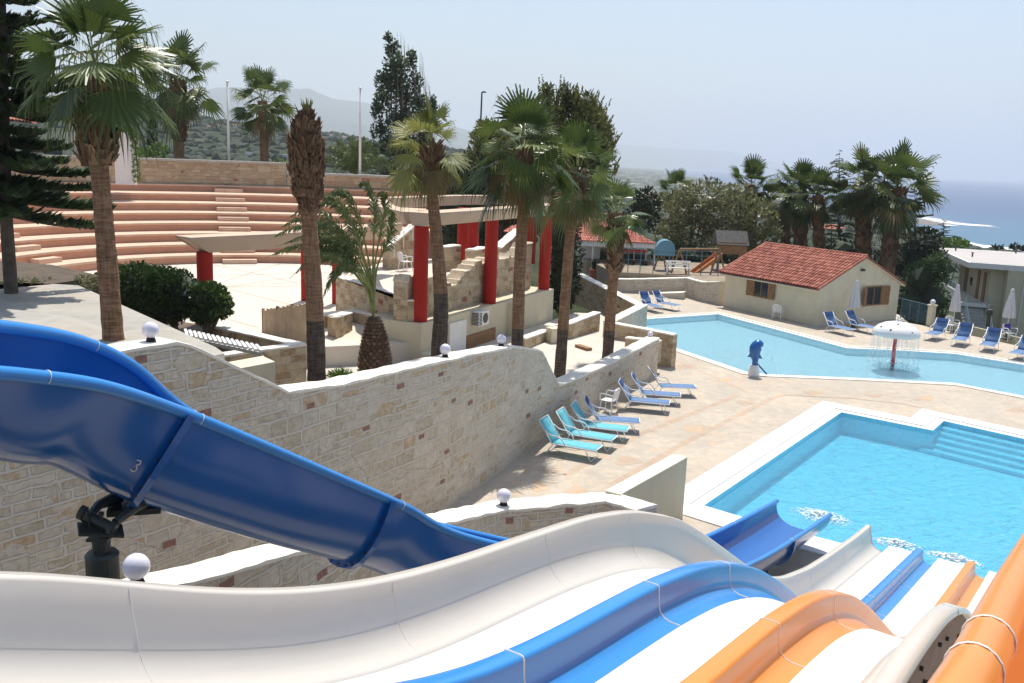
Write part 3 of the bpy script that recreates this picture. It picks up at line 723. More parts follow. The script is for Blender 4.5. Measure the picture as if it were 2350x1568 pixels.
for i in range(4): m.poly([(P[i][0], P[i][1], P[i][2]+.003), (P[(i+1) % 4][0], P[(i+1) % 4][1], P[(i+1) % 4][2]+.003), P2_[(i+1) % 4], P2_[i]])
m.build('coping', plain('cream coping paint', (.76, .70, .54), .85, .05, 3, .15), ww)
# ---------------------------------------------------------- walls at the far end of the big wall
def simple_wall(label, pxs, zb, th, side, mat='wall2', step=.3, name='stone_wall'):
    """pxs: (px, py, Y) of the front top edge"""
    P = [at(*q) for q in pxs]; pl = [xy(p) for p in P]; s = 0; tb = [(0, P[0].z)]
    for a, b in zip(P[:-1], P[1:]): s += math.dist(xy(a), xy(b)); tb.append((s, b.z))
    t = thing(name, label, 'wall', (P[0].x, P[0].y, zb), world=True)
    wall_body(pl, lambda q: lerp_tab(tb, q), zb, th, side, (), step, .008, mat, 'coping', .06, .02, t); return t
simple_wall('honey stone wall end pier standing at the corner where the lounger wall meets the deck', [(1407, 741, 37.6), (1475, 754, 36.9), (1545, 768, 36.0)], -.1, .35, 1, 'wall2')
simple_wall('short stone return wall behind the globe lamp at the far end of the lounger wall', [(1435, 774, 35.6), (1512, 783, 34.9)], .4, .35, 1, 'wall2')
globe(0, 0, 0, 0, 'small white globe lamp at the far end of the lounger wall near the stone pier', Y=at(1492, 779, 34.75)+Vector((0, 0.05, .03)), r=.11)
simple_wall('slanting stone wall rising from the pier towards the far loungers, pale face to the pool', [(1409, 738, 38.0), (1486, 699, 45.0)], -.1, .45, 1, 'wall')
simple_wall('long stone stair wall climbing left from the long pool to the playground level', [(1338, 628, 52.5), (1400, 659, 49.5), (1486, 703, 45.0)], -.1, .45, -1, 'wall2')
bwall = simple_wall('pale stone retaining wall behind the two far loungers, below the playground', [(1405, 641, 57.5), (1480, 640, 57.5), (1575, 637.5, 56.8), (1611, 647, 55.0), (1652, 646, 53.8)], -.1, .5, 1, 'wall')
simple_wall('low stone bench step at the foot of the retaining wall beside the far loungers', [(1510, 673, 56.0), (1570, 671, 55.4)], -.1, .6, 1, 'wall')
# planter walls
simple_wall('square planter wall of yellowish stone below the concrete terrace', [(703, 789, 23.4), (600, 802, 22.6), (503, 816, 21.8)], .5, .32, -1, 'wall2')
simple_wall('back coping wall of the stone planter, running from the hedge to the timber fence', [(500, 744, 26.2), (600, 764, 24.8), (700, 786, 23.6)], .5, .32, -1, 'wall2')
t = thing('render_block', 'small cream rendered block standing behind the big stone wall', 'block', at(590, 835, 18.2), world=True)
m = MB(); a = at(552, 845, 17.9); b = at(632, 833, 18.6); c = b+Vector((-.4, .5, 0)); d_ = a+Vector((-.4, .5, 0))
m.prism([xy(a), xy(b), xy(c), xy(d_)], .8, a.z); m.build('block', M['cream2'], t, bevel=.01)
# trellis of slats
t = thing('trellis', 'flat weathered slatted trellis between the concrete terrace and the planter wall', 'trellis', at(500, 780, 20.5), world=True)
a = at(418, 756, 21.2); b = at(592, 795, 20.4); z = 3.75
a = gz(425, 757, z); b = gz(588, 792, z); c = gz(600, 806, z); d_ = gz(430, 771, z)
m = MB()
for k in range(16):
    p = a.lerp(b, k/15); q = d_.lerp(c, k/15); m.bar(p, q, .06, .05)
m.build('slats', M['white_paint'], t)
m = MB(); m.bar(a+Vector((0, 0, -.06)), b+Vector((0, 0, -.06)), .08, .07); m.bar(d_+Vector((0, 0, -.06)), c+Vector((0, 0, -.06)), .08, .07)
for p in (a, b, c, d_): m.bar(p+Vector((0, 0, -.1)), Vector((p.x, p.y, .8)), .08, .08)
m.build('frame', M['grey_coping'], t)
# timber fence panel
t = thing('timber_fence', 'pale vertical board fence panel beside the plaza', 'fence', at(655, 735, 31), world=True)
a = at(603, 712, 32.5); b = at(706, 696, 30.5); n = 11; m = MB()
for k in range(n):
    p = a.lerp(b, (k+.5)/n); dd = (b-a); L = math.hypot(dd.x, dd.y)/n
    top = p.z + random.uniform(-.02, .02); bot = 1.1
    m.box((p.x, p.y, (top+bot)/2), (L*.93, .03, top-bot), math.atan2(dd.y, dd.x))
m.build('boards', M['fence_wood'], t)
m = MB()
for k in range(4):
    p = a.lerp(b, k/3); m.box((p.x, p.y+.06, (p.z+.05+.8)/2), (.09, .09, p.z+.05-.8))
m.build('posts', M['wood'], t)
# ============================================================ stage building and pergola
c1 = Vector((-3.3, 32.0, 0)); c5 = Vector((1.35, 41.5, 0)); sdv = (c5-c1).normalized(); nb = Vector((-sdv.y, sdv.x, 0))   # nb points away from the camera side
M['honey_cop'] = plain('honey stone coping', (.62, .52, .38), .9, .2, 4, .5)
st = thing('stage_building', 'cream and stone stage block under the red columned pergola, with ragged ruin-like wall top', 'building', (c1.x, c1.y, .8), world=True)
# cream lower wall : front line slightly before the columns
f0 = c1 - nb*.32 - sdv*.42; f1 = c5 - nb*.32 + sdv*.45
m = MB(); q = [xy(f0), xy(f1), xy(f1+nb*3.2), xy(f0+nb*2.2)]
m.prism(q, -.2, 2.24); m.build('lower_wall', M['cream'], st, bevel=.02)
m = MB(); o_ = -nb*.035
for s0_, s1_, z0, z1, mm in ((1.9, 3.15, .7, 1.98, 0), (3.2, 5.6, .7, 1.3, 1)):
    a = f0+sdv*s0_+o_; b = f0+sdv*s1_+o_
    (m if mm == 0 else m).bar(Vector((a.x, a.y, (z0+z1)/2)), Vector((b.x, b.y, (z0+z1)/2)), .06, z1-z0, mi=mm)
m.build('door', [M['white_paint'], M['wood']], st)
m = MB(); a = f0+sdv*6.9-nb*.12; m.box((a.x, a.y, 1.05), (.3, .28, 2.2), math.atan2(sdv.y, sdv.x)); m.build('pilaster', M['cream2'], st)
m = MB(); a = f0-nb*.2; b = f0-nb*.2+sdv*1.5; m.bar(Vector((a.x, a.y, .95)), Vector((b.x, b.y, .95)), .5, .5); m.build('plinth', M['cream2'], st, bevel=.02)
# stone upper wall
def ptop(pxs, plan): return [(lambda r: (r[1], r[0].z))(onplan(x, y, plan)) for x, y in pxs]
rg_ = lambda tb: (lambda s: 3.02 if lerp_tab(tb, s) < 3.12 else round(lerp_tab(tb, s)/.16+.5*math.sin(s*5.3))*.16)
g0 = c1+nb*.30-sdv*.35; gm = c1+nb*.30+sdv*5.9; pa = [xy(g0), xy(gm)]
tb = ptop(((940, 640), (985, 637), (1024, 652), (1056, 647), (1062, 632), (1075, 615), (1092, 604), (1108, 598), (1122, 598)), pa)
tb = [(s, max(3.0, z)) for s, z in tb]
wall_body(pa, rg_(tb), 2.1, .6, 1, (), .11, .03, 'wall2', 'honey_cop', .05, .02, st)
h0 = gm+nb*.35-sdv*.3; h1 = c5+nb*.62-sdv*.1; pb = [xy(h0), xy(h1)]
tb2 = ptop(((1125, 598), (1150, 592), (1183, 588), (1192, 575), (1204, 562), (1215, 556), (1249, 566)), pb)
wall_body(pb, rg_(tb2), 2.1, .5, 1, (), .11, .04, 'wall2', 'honey_cop', .05, .02, st)
# stage platform with stone sides
pg = [c1+nb*.9-sdv*.2, h1+nb*.5, Vector((-1.5, 46.5, 0)), Vector((-6.0, 45, 0)), Vector((-7.3, 37.4, 0)), Vector((-3.75, 32.45, 0))]
m = MB(); m.prism([xy(p) for p in pg], 1.4, 2.98); m.build('platform', [M['plaza']], st)
wall_body([xy(Vector((-7.35, 37.4, 0))), xy(Vector((-3.8, 32.35, 0))), xy(c1+nb*.28-sdv*.36)], 3.02, .8, .3, 1, (), .25, .02, 'wall2', 'coping', .05, .02, st)
t_ = at(1018, 560, 40.5); wall_body([xy(t_), xy(at(1058, 566, 41.5))], 4.1, 2.9, .5, 1, (), .25, .02, 'wall2', 'coping', .05, .02, st)
wall_body([xy(at(1092, 585, 40.5)), xy(at(1125, 575, 42.5))], 4.0, 2.9, .5, 1, (), .25, .03, 'wall2', 'coping', .05, .02, st)
wall_body([xy(at(1150, 560, 43)), xy(at(1200, 545, 45))], lambda s: 3.9+.35*s, 2.0, .5, 1, (), .25, .04, 'wall2', 'coping', .05, .02, st)
a = at(893, 566, 40.5); b = at(962, 508, 42.5); L_ = math.dist(xy(a), xy(b))
wall_body([xy(a), xy(b)], lambda s: a.z+(b.z-a.z)*s/L_, 2.0, .35, 1, (), .25, .02, 'wall2', 'coping', .08, .03, st)
m = MB(); hr = [at(905, 549, 39.9), at(948, 512, 41.6)]
m.tube(hr, .025, 6); 
for k in (0, .5, 1): p = hr[0].lerp(hr[1], k); m.tube([p, p-Vector((0, 0, .8))], .02, 6)
m.build('handrail', M['white_paint'], st)
# retaining wall at the plaza edge
simple_wall('honey stone retaining wall along the plaza edge behind the feather palm', [(745, 722, 33.9), (809, 713, 35.4), (952, 737, 32.0)], .6, .4, 1, 'wall2')
simple_wall('stub of stone wall beside the timber fence, end face to the yard', [(752, 724, 32.6), (772, 727, 31.9), (809, 717, 33.6)], .6, .45, 1, 'wall2')
pgl = thing('pergola', 'cream beamed pergola ring on red round columns over the stage', 'pergola', (c1.x, c1.y, 2.24), world=True)
def col(p, z0, z1, par, r=.26):
    m = MB(); m.lathe([(r, z0), (r, z0+.02), (r*1.0, z1)], (p[0], p[1], 0), 24); m.build('column', M['red'], par, smooth=False)
for k, z0 in ((0, 2.24), (.5, 2.24), (1, 2.24)): col(c1.lerp(c5, k), z0, 5.62, pgl)
for x, Y in ((1061, 44.5), (1086, 42.5), (1058+160, 46)): p = at(x, 560, Y); col(p, 2.9, 5.62, pgl)
def beam(pl, zb, zt, wt, wb, par, ends=(0, 0)):
    """flared beam: wide top, narrower underside, mitred along pl; ends slanted"""
    n = len(pl); rows = []
    for i, p in enumerate(pl):
        p = Vector((p[0], p[1], 0)); a = Vector((*xy(pl[max(i-1, 0)]), 0)); b = Vector((*xy(pl[min(i+1, n-1)]), 0))
        d1 = (p-a).normalized() if i else (b-p).normalized(); d2 = (b-p).normalized() if i < n-1 else d1
        nn = Vector((-(d1+d2).y, (d1+d2).x, 0)).normalized(); k = 1/max(.5, nn.dot(Vector((-d1.y, d1.x, 0))))
        e = -ends[0] if i == 0 else (ends[1] if i == n-1 else 0); dd = d1 if i == n-1 else d2
        T = p+dd*e
        rows.append([Vector((*xy(T-nn*wt/2*k), zt)), Vector((*xy(T+nn*wt/2*k), zt)), Vector((*xy(T+nn*wt/2*k), zt-.08)), Vector((*xy(p+nn*wb/2*k), zb)), Vector((*xy(p-nn*wb/2*k), zb)), Vector((*xy(T-nn*wt/2*k), zt-.08))])
    m = MB(); m.strip(rows, closed=True); m.face([0, 1, 2, 3, 4, 5]); k = len(rows)*6; m.face([k-1, k-2, k-3, k-4, k-5, k-6])
    m.build('beam', M['beam'], par)
beam([c1+Vector((-.05, -.2, 0)), c5+sdv*.5], 5.62, 6.08, .95, .6, pgl, (.0, .7))
beam([Vector((-6.2, 40.8, 0)), Vector((-5.1, 35.6, 0)), c1+Vector((-.3, .35, 0))], 5.64, 6.06, .8, .6, pgl, (.1, -.05))
beam([Vector((-6.3, 41.2, 0)), Vector((-2.9, 47.5, 0)), Vector((1.6, 51, 0))], 5.63, 6.1, .8, .6, pgl, (0, .3))
pg2 = thing('pergola', 'lower free-standing curved cream beam on red columns over the plaza, behind the hedge', 'pergola', (-10, 30, 1.5), world=True)
qa = [Vector((-10.3, 30.2, 0)), Vector((-8.9, 31.9, 0)), Vector((-7.4, 34.2, 0)), Vector((-6.0, 37.2, 0)), Vector((-5.3, 39.6, 0))]
beam(qa, 4.62, 5.15, .9, .6, pg2, (.75, 0))
col(gz(469, 578, 4.62)*1.0, 1.5, 4.62, pg2)
for x, y in ((702, 690), (773, 697)): p = gz(x, y, 1.5); col(p, 1.5, 4.62, pg2, .21)
# big peach gable wall seen between the palms behind the stage
t = thing('peach_wall', 'peach rendered sloping wall partly hidden behind the palms at the back of the stage', 'wall', at(1075, 430, 54), world=True)
P = [at(1036, 470, 54), at(1036, 438, 54), at(1112, 398, 54), at(1150, 398, 54), at(1150, 470, 54)]
m = MB(); F_ = [m.vert(p) for p in P]; B_ = [m.vert(p+Vector((0, 1.2, 0))) for p in P]; m.face(F_); m.face(B_[::-1])
for i in range(5): m.face((F_[i], B_[i], B_[(i+1) % 5], F_[(i+1) % 5]))
m.build('wall', M['peach_top'], t)
# air conditioner on the cream wall
a = f0+sdv*4.05-nb*.19; t = thing('air_conditioner', 'white air conditioner unit fixed to the cream stage wall', 'air conditioner', (a.x, a.y, 1.62), math.atan2(sdv.y, sdv.x))
m = MB(); m.box((0, 0, .3), (.82, .3, .56)); m.build('case', M['white_paint'], t, bevel=.02)
m = MB()
for k in range(9): m.box((-.415, 0, .08+k*.055), (.012, .26, .028))
for k in range(9): m.box((-.28, -.152, .08+k*.055), (.2, .01, .03))
m.build('grille', M['dark'], t)
m = MB(); m.lathe([(.2, 0), (.2, .012)], (0, 0, 0), 20); o = m.build('fan_guard', M['steel'], t); o.rotation_euler = (PI/2, 0, 0); o.location = (.1, -.152, .3)
# ============================================================ plastic chairs
def make_chair():
    t = thing('plastic_chair', 'x', 'chair')
    m = MB(); m.box((0, 0, .42), (.44, .42, .03)); m.build('seat', M['plastic'], t, bevel=.012)
    m = MB()
    for k in range(5): m.box((-.17+k*.085, .225+.0, .64), (.045, .02, .36), mat=Matrix.Rotation(-.18, 3, 'X'))
    pts = [Vector((-.22, .2, .43)), Vector((-.22, .24, .6)), Vector((-.19, .28, .78)), Vector((0, .30, .84)), Vector((.19, .28, .78)), Vector((.22, .24, .6)), Vector((.22, .2, .43))]
    m.tube(crom(pts, 4), .022, 6); m.build('backrest', M['plastic'], t)
    for sx in (-1, 1):
        for sy in (-1, 1):
            m = MB(); m.tube([(sx*.2, sy*.18, .42), (sx*.25, sy*.23, 0)], [.026, .019], 6); m.build('leg', M['plastic'], t)
        m = MB(); m.tube(crom([(sx*.24, .22, .62), (sx*.27, 0, .66), (sx*.26, -.2, .64), (sx*.23, -.22, .43)], 4), .022, 6); m.build('armrest', M['plastic'], t)
    return t
ch0 = make_chair(); used = [False]
def chair(p, rz, label):
    o = ch0 if not used[0] else copy_tree(ch0); used[0] = True
    o.location = p; o.rotation_euler = (0, 0, rz); tag(o, label, group='white plastic garden chairs'); return o
chair(gz(1393, 948, 0)+Vector((.05, .1, 0)), 1.05+PI, 'white plastic chair standing between two blue loungers along the stone wall')
chair(gz(930, 622, 2.98), 2.2, 'white plastic chair on the stage platform left of the thick red column')
chair(gz(952, 612, 2.98), -.6, 'white plastic chair on the stage mostly hidden behind the thick red column')
chair(gz(1784, 733, 0), 2.6, 'white plastic chair in the shade of the pool hut front wall')
chair(gz(1918, 742, 0)+Vector((.1, .4, 0)), -.3, 'white plastic chair between the two dark blue loungers by the pool hut')
chair(gz(2188, 766, 0)+Vector((0, .3, 0)), .2, 'white plastic chair between light blue loungers near the globe topped post')
chair(gz(2319, 785, 0)+Vector((0, .2, 0)), .2, 'white plastic chair with a dark violet towel on its back, at the right')
# ============================================================ sun loungers
def make_lounger(fab):
    t = thing('sun_lounger', 'x', 'sun lounger')      # local +x = foot end, origin under the hinge
    W = .31; h = .34; L = 1.28; bl = .74; ba = math.radians(56)
    bx, bz = -math.cos(ba), math.sin(ba)
    m = MB(); n = 8; rows = []
    for i in range(n+1): x = L*i/n; s = -.03*math.sin(PI*i/n); rows.append([Vector((x, -W+.02, h)), Vector((x, 0, h+s)), Vector((x, W-.02, h))])
    m.strip(rows, flip=True); m.build('seat', M[fab], t, smooth=True, solid=.012)
    m = MB(); rows = []
    for i in range(6): k = bl*i/5; s = .03*math.sin(PI*i/5); rows.append([Vector((bx*k, -W+.02, h+bz*k)), Vector((bx*k-s, 0, h+bz*k)), Vector((bx*k, W-.02, h+bz*k))])
    m.strip(rows); m.build('backrest', M[fab], t, smooth=True, solid=.012)
    if fab != 'teal_fab':
        m = MB(); m.box((bx*bl*.9+.03, 0, h+bz*bl*.9), (.045, .5, .2), mat=Matrix.Rotation(-(PI/2-ba), 3, 'Y')); m.build('pillow', M['navy'], t, bevel=.02)
    m = MB(); r = .016
    for s in (-1, 1):
        m.tube([(bx*bl, s*W, h+bz*bl), (0, s*W, h), (L, s*W, h)], r, 6)
    m.tube([(bx*bl, -W, h+bz*bl), (bx*bl, W, h+bz*bl)], r, 6); m.tube([(L, -W, h), (L, W, h)], r, 6)
    m.build('frame', M['white_paint'], t, smooth=True)
    for x0, x1 in ((.05, -.18), (L-.3, L-.12)):
        m = MB(); m.tube([(x0, -W, h), (x1, -W, .02), (x1, W, .02), (x0, W, h)], r, 6); m.build('leg', M['white_paint'], t, smooth=True)
    for s in (-1, 1):
        m = MB(); m.tube(crom([(-.22, s*(W+.02), h+.36), (-.05, s*(W+.03), h+.25), (.22, s*(W+.03), h+.22), (.36, s*(W+.02), h+.1), (.4, s*W, h)], 5), r*1.1, 6); m.build('armrest', M['white_paint'], t, smooth=True)
    return t
LG = {k: [make_lounger(k), False] for k in ('teal_fab', 'blue_fab')}
def lounger(foot, head, fab, label, group):
    F = gz(*foot, .34); H = gz(*head, .95); rz = math.atan2(F.y-H.y, F.x-H.x)
    d = Vector((math.cos(rz), math.sin(rz), 0)); o = LG[fab][0]
    if LG[fab][1]: o = copy_tree(o)
    LG[fab][1] = True
    mid = (F+H)/2; p = mid-d*(1.28-.41)/2; o.location = (p.x, p.y, 0); o.rotation_euler = (0, 0, rz); tag(o, label, group=group)
def q6(x, y): return cpx(x, y)
gw = 'sun loungers along the big stone wall'
rows_ = [((612, 1078), (240, 868), 'teal_fab', 'turquoise lounger nearest the slides, first of the row along the stone wall'),
 ((715, 1010), (355, 812), 'teal_fab', 'turquoise lounger in the middle of the three turquoise ones by the stone wall'),
 ((805, 945), (450, 768), 'teal_fab', 'turquoise lounger next to the single blue one before the white chair'),
 ((880, 890), (535, 735), 'blue_fab', 'blue lounger between the turquoise loungers and the white plastic chair'),
 ((1090, 765), (765, 612), 'blue_fab', 'blue lounger just beyond the white plastic chair by the stone wall'),
 ((1165, 712), (850, 570), 'blue_fab', 'blue lounger second from the stone pier in the row by the wall'),
 ((1270, 655), (965, 530), 'blue_fab', 'blue lounger farthest along the stone wall, beside the stone pier')]
for f_, h_, fab, lab in rows_: lounger(q6(*f_), q6(*h_), fab, lab, gw)
lounger((1518, 706), (1474, 669), 'blue_fab', 'dark headed blue lounger left of the pair below the playground wall', 'sun loungers below the playground wall')
lounger((1552, 700), (1510, 668), 'blue_fab', 'blue lounger right of the pair below the playground wall, beside the stone bench', 'sun loungers below the playground wall')
lounger((1951, 756), (1904, 717), 'blue_fab', 'navy lounger closest to the hut corner in the hut shade', 'sun loungers in front of the pool hut')
lounger((2005, 752), (1953, 714), 'blue_fab', 'navy lounger under the hut window behind the closed parasol', 'sun loungers in front of the pool hut')
gr = 'sun loungers along the far deck edge'
lounger((2132, 768), (2166, 731), 'blue_fab', 'light blue lounger beside the globe topped post', gr)
lounger((2196, 782), (2220, 741), 'blue_fab', 'light blue lounger right of the white chair near the globe topped post', gr)
lounger((2262, 795), (2285, 752), 'blue_fab', 'faded blue lounger left of the chair with the violet towel', gr)
lounger((2330, 812), (2362, 772), 'blue_fab', 'blue lounger cut off by the right edge of the picture', gr)
# towel on the chair
t_ = gz(2319, 785, 0)+Vector((0, .2, 0)); m = MB(); m.box((0, 0, 0), (.36, .05, .34)); o = m.build('towel', plain('violet towel', (.08, .05, .28), .95, .1, 6, .3), bevel=.02)
o.location = t_+Vector((-.03, .22, .69)); o.rotation_euler = (-.2, 0, .2); tag(o, 'dark violet towel hung over the back of the white chair at the right', 'towel')
# ============================================================ closed parasols
def parasol(px, py, h, label, first=[None], tilt=0):
    if first[0] is None:
        t = thing('closed_parasol', label, 'parasol'); n = 18
        m = MB(); m.tube([(0, 0, 0), (0, 0, 2.3)], .022, 8); m.build('pole', M['white_paint'], t)
        m = MB(); prof = [(.235, .0), (.22, .25), (.17, .62), (.11, .98), (.07, 1.22), (.08, 1.27), (.05, 1.32), (.01, 1.36)]
        rows = []
        for r, z in prof: rows.append([Vector((r*(1+.18*math.cos(8*2*PI*j/48))*math.cos(2*PI*j/48), r*(1+.18*math.cos(8*2*PI*j/48))*math.sin(2*PI*j/48), 1.0+z)) for j in range(48)])
        m.strip(rows, closed=True); m.build('canopy', M['umb'], t, smooth=True)
        m = MB(); m.lathe([(.25, 0), (.25, .06), (.06, .09), (.04, .3)], n=16); m.build('base', M['steel'], t)
        first[0] = t
    else: t = copy_tree(first[0])
    t.location = gz(px, py); t.scale = (h, h, h); t.rotation_euler = (0, tilt, random.uniform(0, 3)); tag(t, label, group='closed parasols')
parasol(1955, 752, 1.07, 'closed pale parasol in front of the hut window')
parasol(2185, 760, 1.06, 'closed pale parasol beside the stair of the white building')
parasol(2308, 778, 1.10, 'closed pale parasol in front of the plain wall of the white building, at the right')
# walls of the sunken yard by the cypress, soil bed and plank
simple_wall('honey stone planter wall round the cypress bed, right of the cream stage wall', [(1262, 748, 37.5), (1310, 742, 37.2), (1378, 716, 39.5)], .6, .35, 1, 'wall2')
simple_wall('low stone wall between the cream stage wall and the leaning palm', [(1206, 776, 34.6), (1262, 757, 36.9)], .6, .35, 1, 'wall2')
t = thing('render_block', 'cream rendered pier at the left end of the cypress planter wall', 'pier', at(1268, 760, 36.6), world=True)
a = at(1272, 752, 36.4); m = MB(); m.box((a.x, a.y, (a.z+.8)/2), (.5, .5, a.z-.8), .5); m.build('pier', M['cream2'], t, bevel=.01)
a = gz(1340, 790, .8); m = MB(); m.bar(gz(1325, 793, .86), gz(1353, 802, .86), .25, .1); o = m.build('plank', M['wood']); tag(o, 'old timber plank lying on the yard ground between the two right palms', 'plank')
def sheet2(name, pxs, z, mat): tag(sheet(name, [gz(x, y, z) for x, y in pxs], z, mat), kind='structure')
M['soil'] = plain('reddish soil', (.20, .10, .06), 1, .3, 3, .8)
sheet2('soil_bed', ((905, 862), (935, 815), (990, 812), (1080, 830), (1130, 800), (1090, 850), (960, 880)), .81, M['soil'])
# ============================================================ tiled roofs
def tiled_slope(m, e0, e1, r0, r1, ncol, nrow, mi=0, rad=.9, lift=.0):
    """e0-e1 eave edge, r0-r1 ridge edge: barrel tiles running from eave to ridge"""
    e0, e1, r0, r1 = map(Vector, (e0, e1, r0, r1)); up = (e1-e0).cross(r0-e0).normalized()
    if up.z < 0: up = -up
    for c in range(ncol):
        for cover in (0, 1):
            for k in range(nrow):
                a0, a1 = (c+(0 if not cover else .5))/ncol, (c+(1 if not cover else 1.5))/ncol
                if a1 > 1.0001: continue
                t0, t1 = k/nrow, (k+1.12)/nrow; t1 = min(t1, 1)
                E0 = e0.lerp(e1, a0); E1 = e0.lerp(e1, a1); R0_ = r0.lerp(r1, a0); R1_ = r0.lerp(r1, a1)
                w = (E1-E0).length*.5; rows = []
                for t, lf in ((t0, .028), (t1, .0)):
                    A = E0.lerp(R0_, t); B = E1.lerp(R1_, t); row = []
                    for j in range(5):
                        an = PI*j/4; x = .5-.5*math.cos(an); hgt = math.sin(an)*w*1.05
                        row.append(A.lerp(B, x) + up*((hgt if cover else -hgt*.55+w*.3) + lf*(1 if cover else .5)+lift+random.uniform(0, .006)))
                    rows.append(row)
                m.strip(rows, mi)
def ridge(m, a, b, r=.11, mi=0):
    a = Vector(a); b = Vector(b); n = max(2, int((b-a).length/.38))
    for k in range(n): m.tube([a.lerp(b, k/n), a.lerp(b, (k+1.1)/n)], [r*1.08, r*.9], 10, mi)
def tilem2(name, a, b_):
    m, nt, b = new_mat(name); g = nt.nodes.new('ShaderNodeNewGeometry')
    n = noi(nt, coord(nt, 'Object'), 3, 5, .7)
    s = N(nt, 'ShaderNodeMath', operation='MULTIPLY_ADD'); nt.links.new(g.outputs['Random Per Island'], s.inputs[0]); s.inputs[1].default_value = .5
    h = N(nt, 'ShaderNodeMath', operation='MULTIPLY'); nt.links.new(n.outputs[0], h.inputs[0]); h.inputs[1].default_value = .6; nt.links.new(h.outputs[0], s.inputs[2])
    c = ramp(nt, s.outputs[0], [(.15, a), (.85, b_)]); nt.links.new(c, b.inputs['Base Color']); b.inputs['Roughness'].default_value = .85; b.inputs['Specular IOR Level'].default_value = .25; return m
M['tiles'] = tilem2('terracotta barrel tiles', (.20, .05, .034), (.52, .21, .145))
M['tiles2'] = tilem2('faded barrel tiles', (.40, .10, .07), (.62, .28, .22))
# ============================================================ pool hut
hc = gz(1875, 748.5, 0); hl = gz(1659, 702, 0); hr = gz(2060, 733, 0)
ux = Vector((hl.x-hc.x, hl.y-hc.y, 0)); LA = ux.length; ux.normalize(); uy = Vector((ux.y, -ux.x, 0)); LB = (hr-hc).length
if uy.dot(hr-hc) < 0: uy = -uy
hut = thing('pool_hut', 'small cream pool hut with red barrel tiled gable roof and brown shutters', 'hut', hc, world=True)
EH = (at(1880, 660, hc.y).z); 
rp = at(2326/1, 0, 1) if False else None
mid = hc+uy*(LB/2); RH = at(1965, 592, mid.y).z
def hp(a, b, z): return Vector((hc.x+ux.x*a+uy.x*b, hc.y+ux.y*a+uy.y*b, z))
EH = max(2.0, min(2.5, EH)); RH = max(EH+1.0, min(EH+2.2, RH))
m = MB(); F_ = [m.vert(hp(0, 0, 0)), m.vert(hp(0, LB, 0)), m.vert(hp(0, LB, EH)), m.vert(hp(0, LB/2, RH)), m.vert(hp(0, 0, EH))]
B_ = [m.vert(hp(LA, 0, 0)), m.vert(hp(LA, LB, 0)), m.vert(hp(LA, LB, EH)), m.vert(hp(LA, LB/2, RH)), m.vert(hp(LA, 0, EH))]
m.face(F_); m.face(B_[::-1]); m.face((F_[0], F_[4], B_[4], B_[0])); m.face((F_[1], B_[1], B_[2], F_[2]))
m.build('wall', M['cream2'], hut)
ov = .34; og = .12; sl = (RH-EH)/(LB/2); e_z = EH-sl*ov+.06; r_z = RH+.06
m = MB(); tiled_slope(m, hp(-og, -ov, e_z), hp(LA+og+.1, -ov, e_z), hp(-og, LB/2, r_z), hp(LA+og+.1, LB/2, r_z), 33, 12)
tiled_slope(m, hp(-og, LB+ov+.1, e_z-.03), hp(LA+og, LB+ov+.1, e_z-.03), hp(-og, LB/2, r_z), hp(LA+og, LB/2, r_z), 36, 8)
ridge(m, hp(-og-.02, LB/2, r_z+.05), hp(LA+og+.1, LB/2, r_z+.05)); ridge(m, hp(LA+og+.05, -ov, e_z+.07), hp(LA+og+.05, LB/2, r_z+.05), .09); ridge(m, hp(-og, -ov, e_z+.05), hp(-og, LB/2, r_z+.05), .07)
rf = m.build('roof', M['tiles'], hut)
m = MB()
for b0, z0, b1, z1 in ((-ov, e_z-.05, LB/2, r_z-.05), (LB+ov, e_z-.05, LB/2, r_z-.05)):
    P = [hp(-og, b0, z0), hp(LA+og, b0, z0), hp(LA+og, b1, z1), hp(-og, b1, z1)]; i = [m.vert(p) for p in P]; k = [m.vert(p-Vector((0, 0, .06))) for p in P]
    m.face(i); m.face(k[::-1])
    for q in range(4): m.face((i[q], k[q], k[(q+1) % 4], i[(q+1) % 4]))
m.build('eaves_board', M['cream2'], hut)
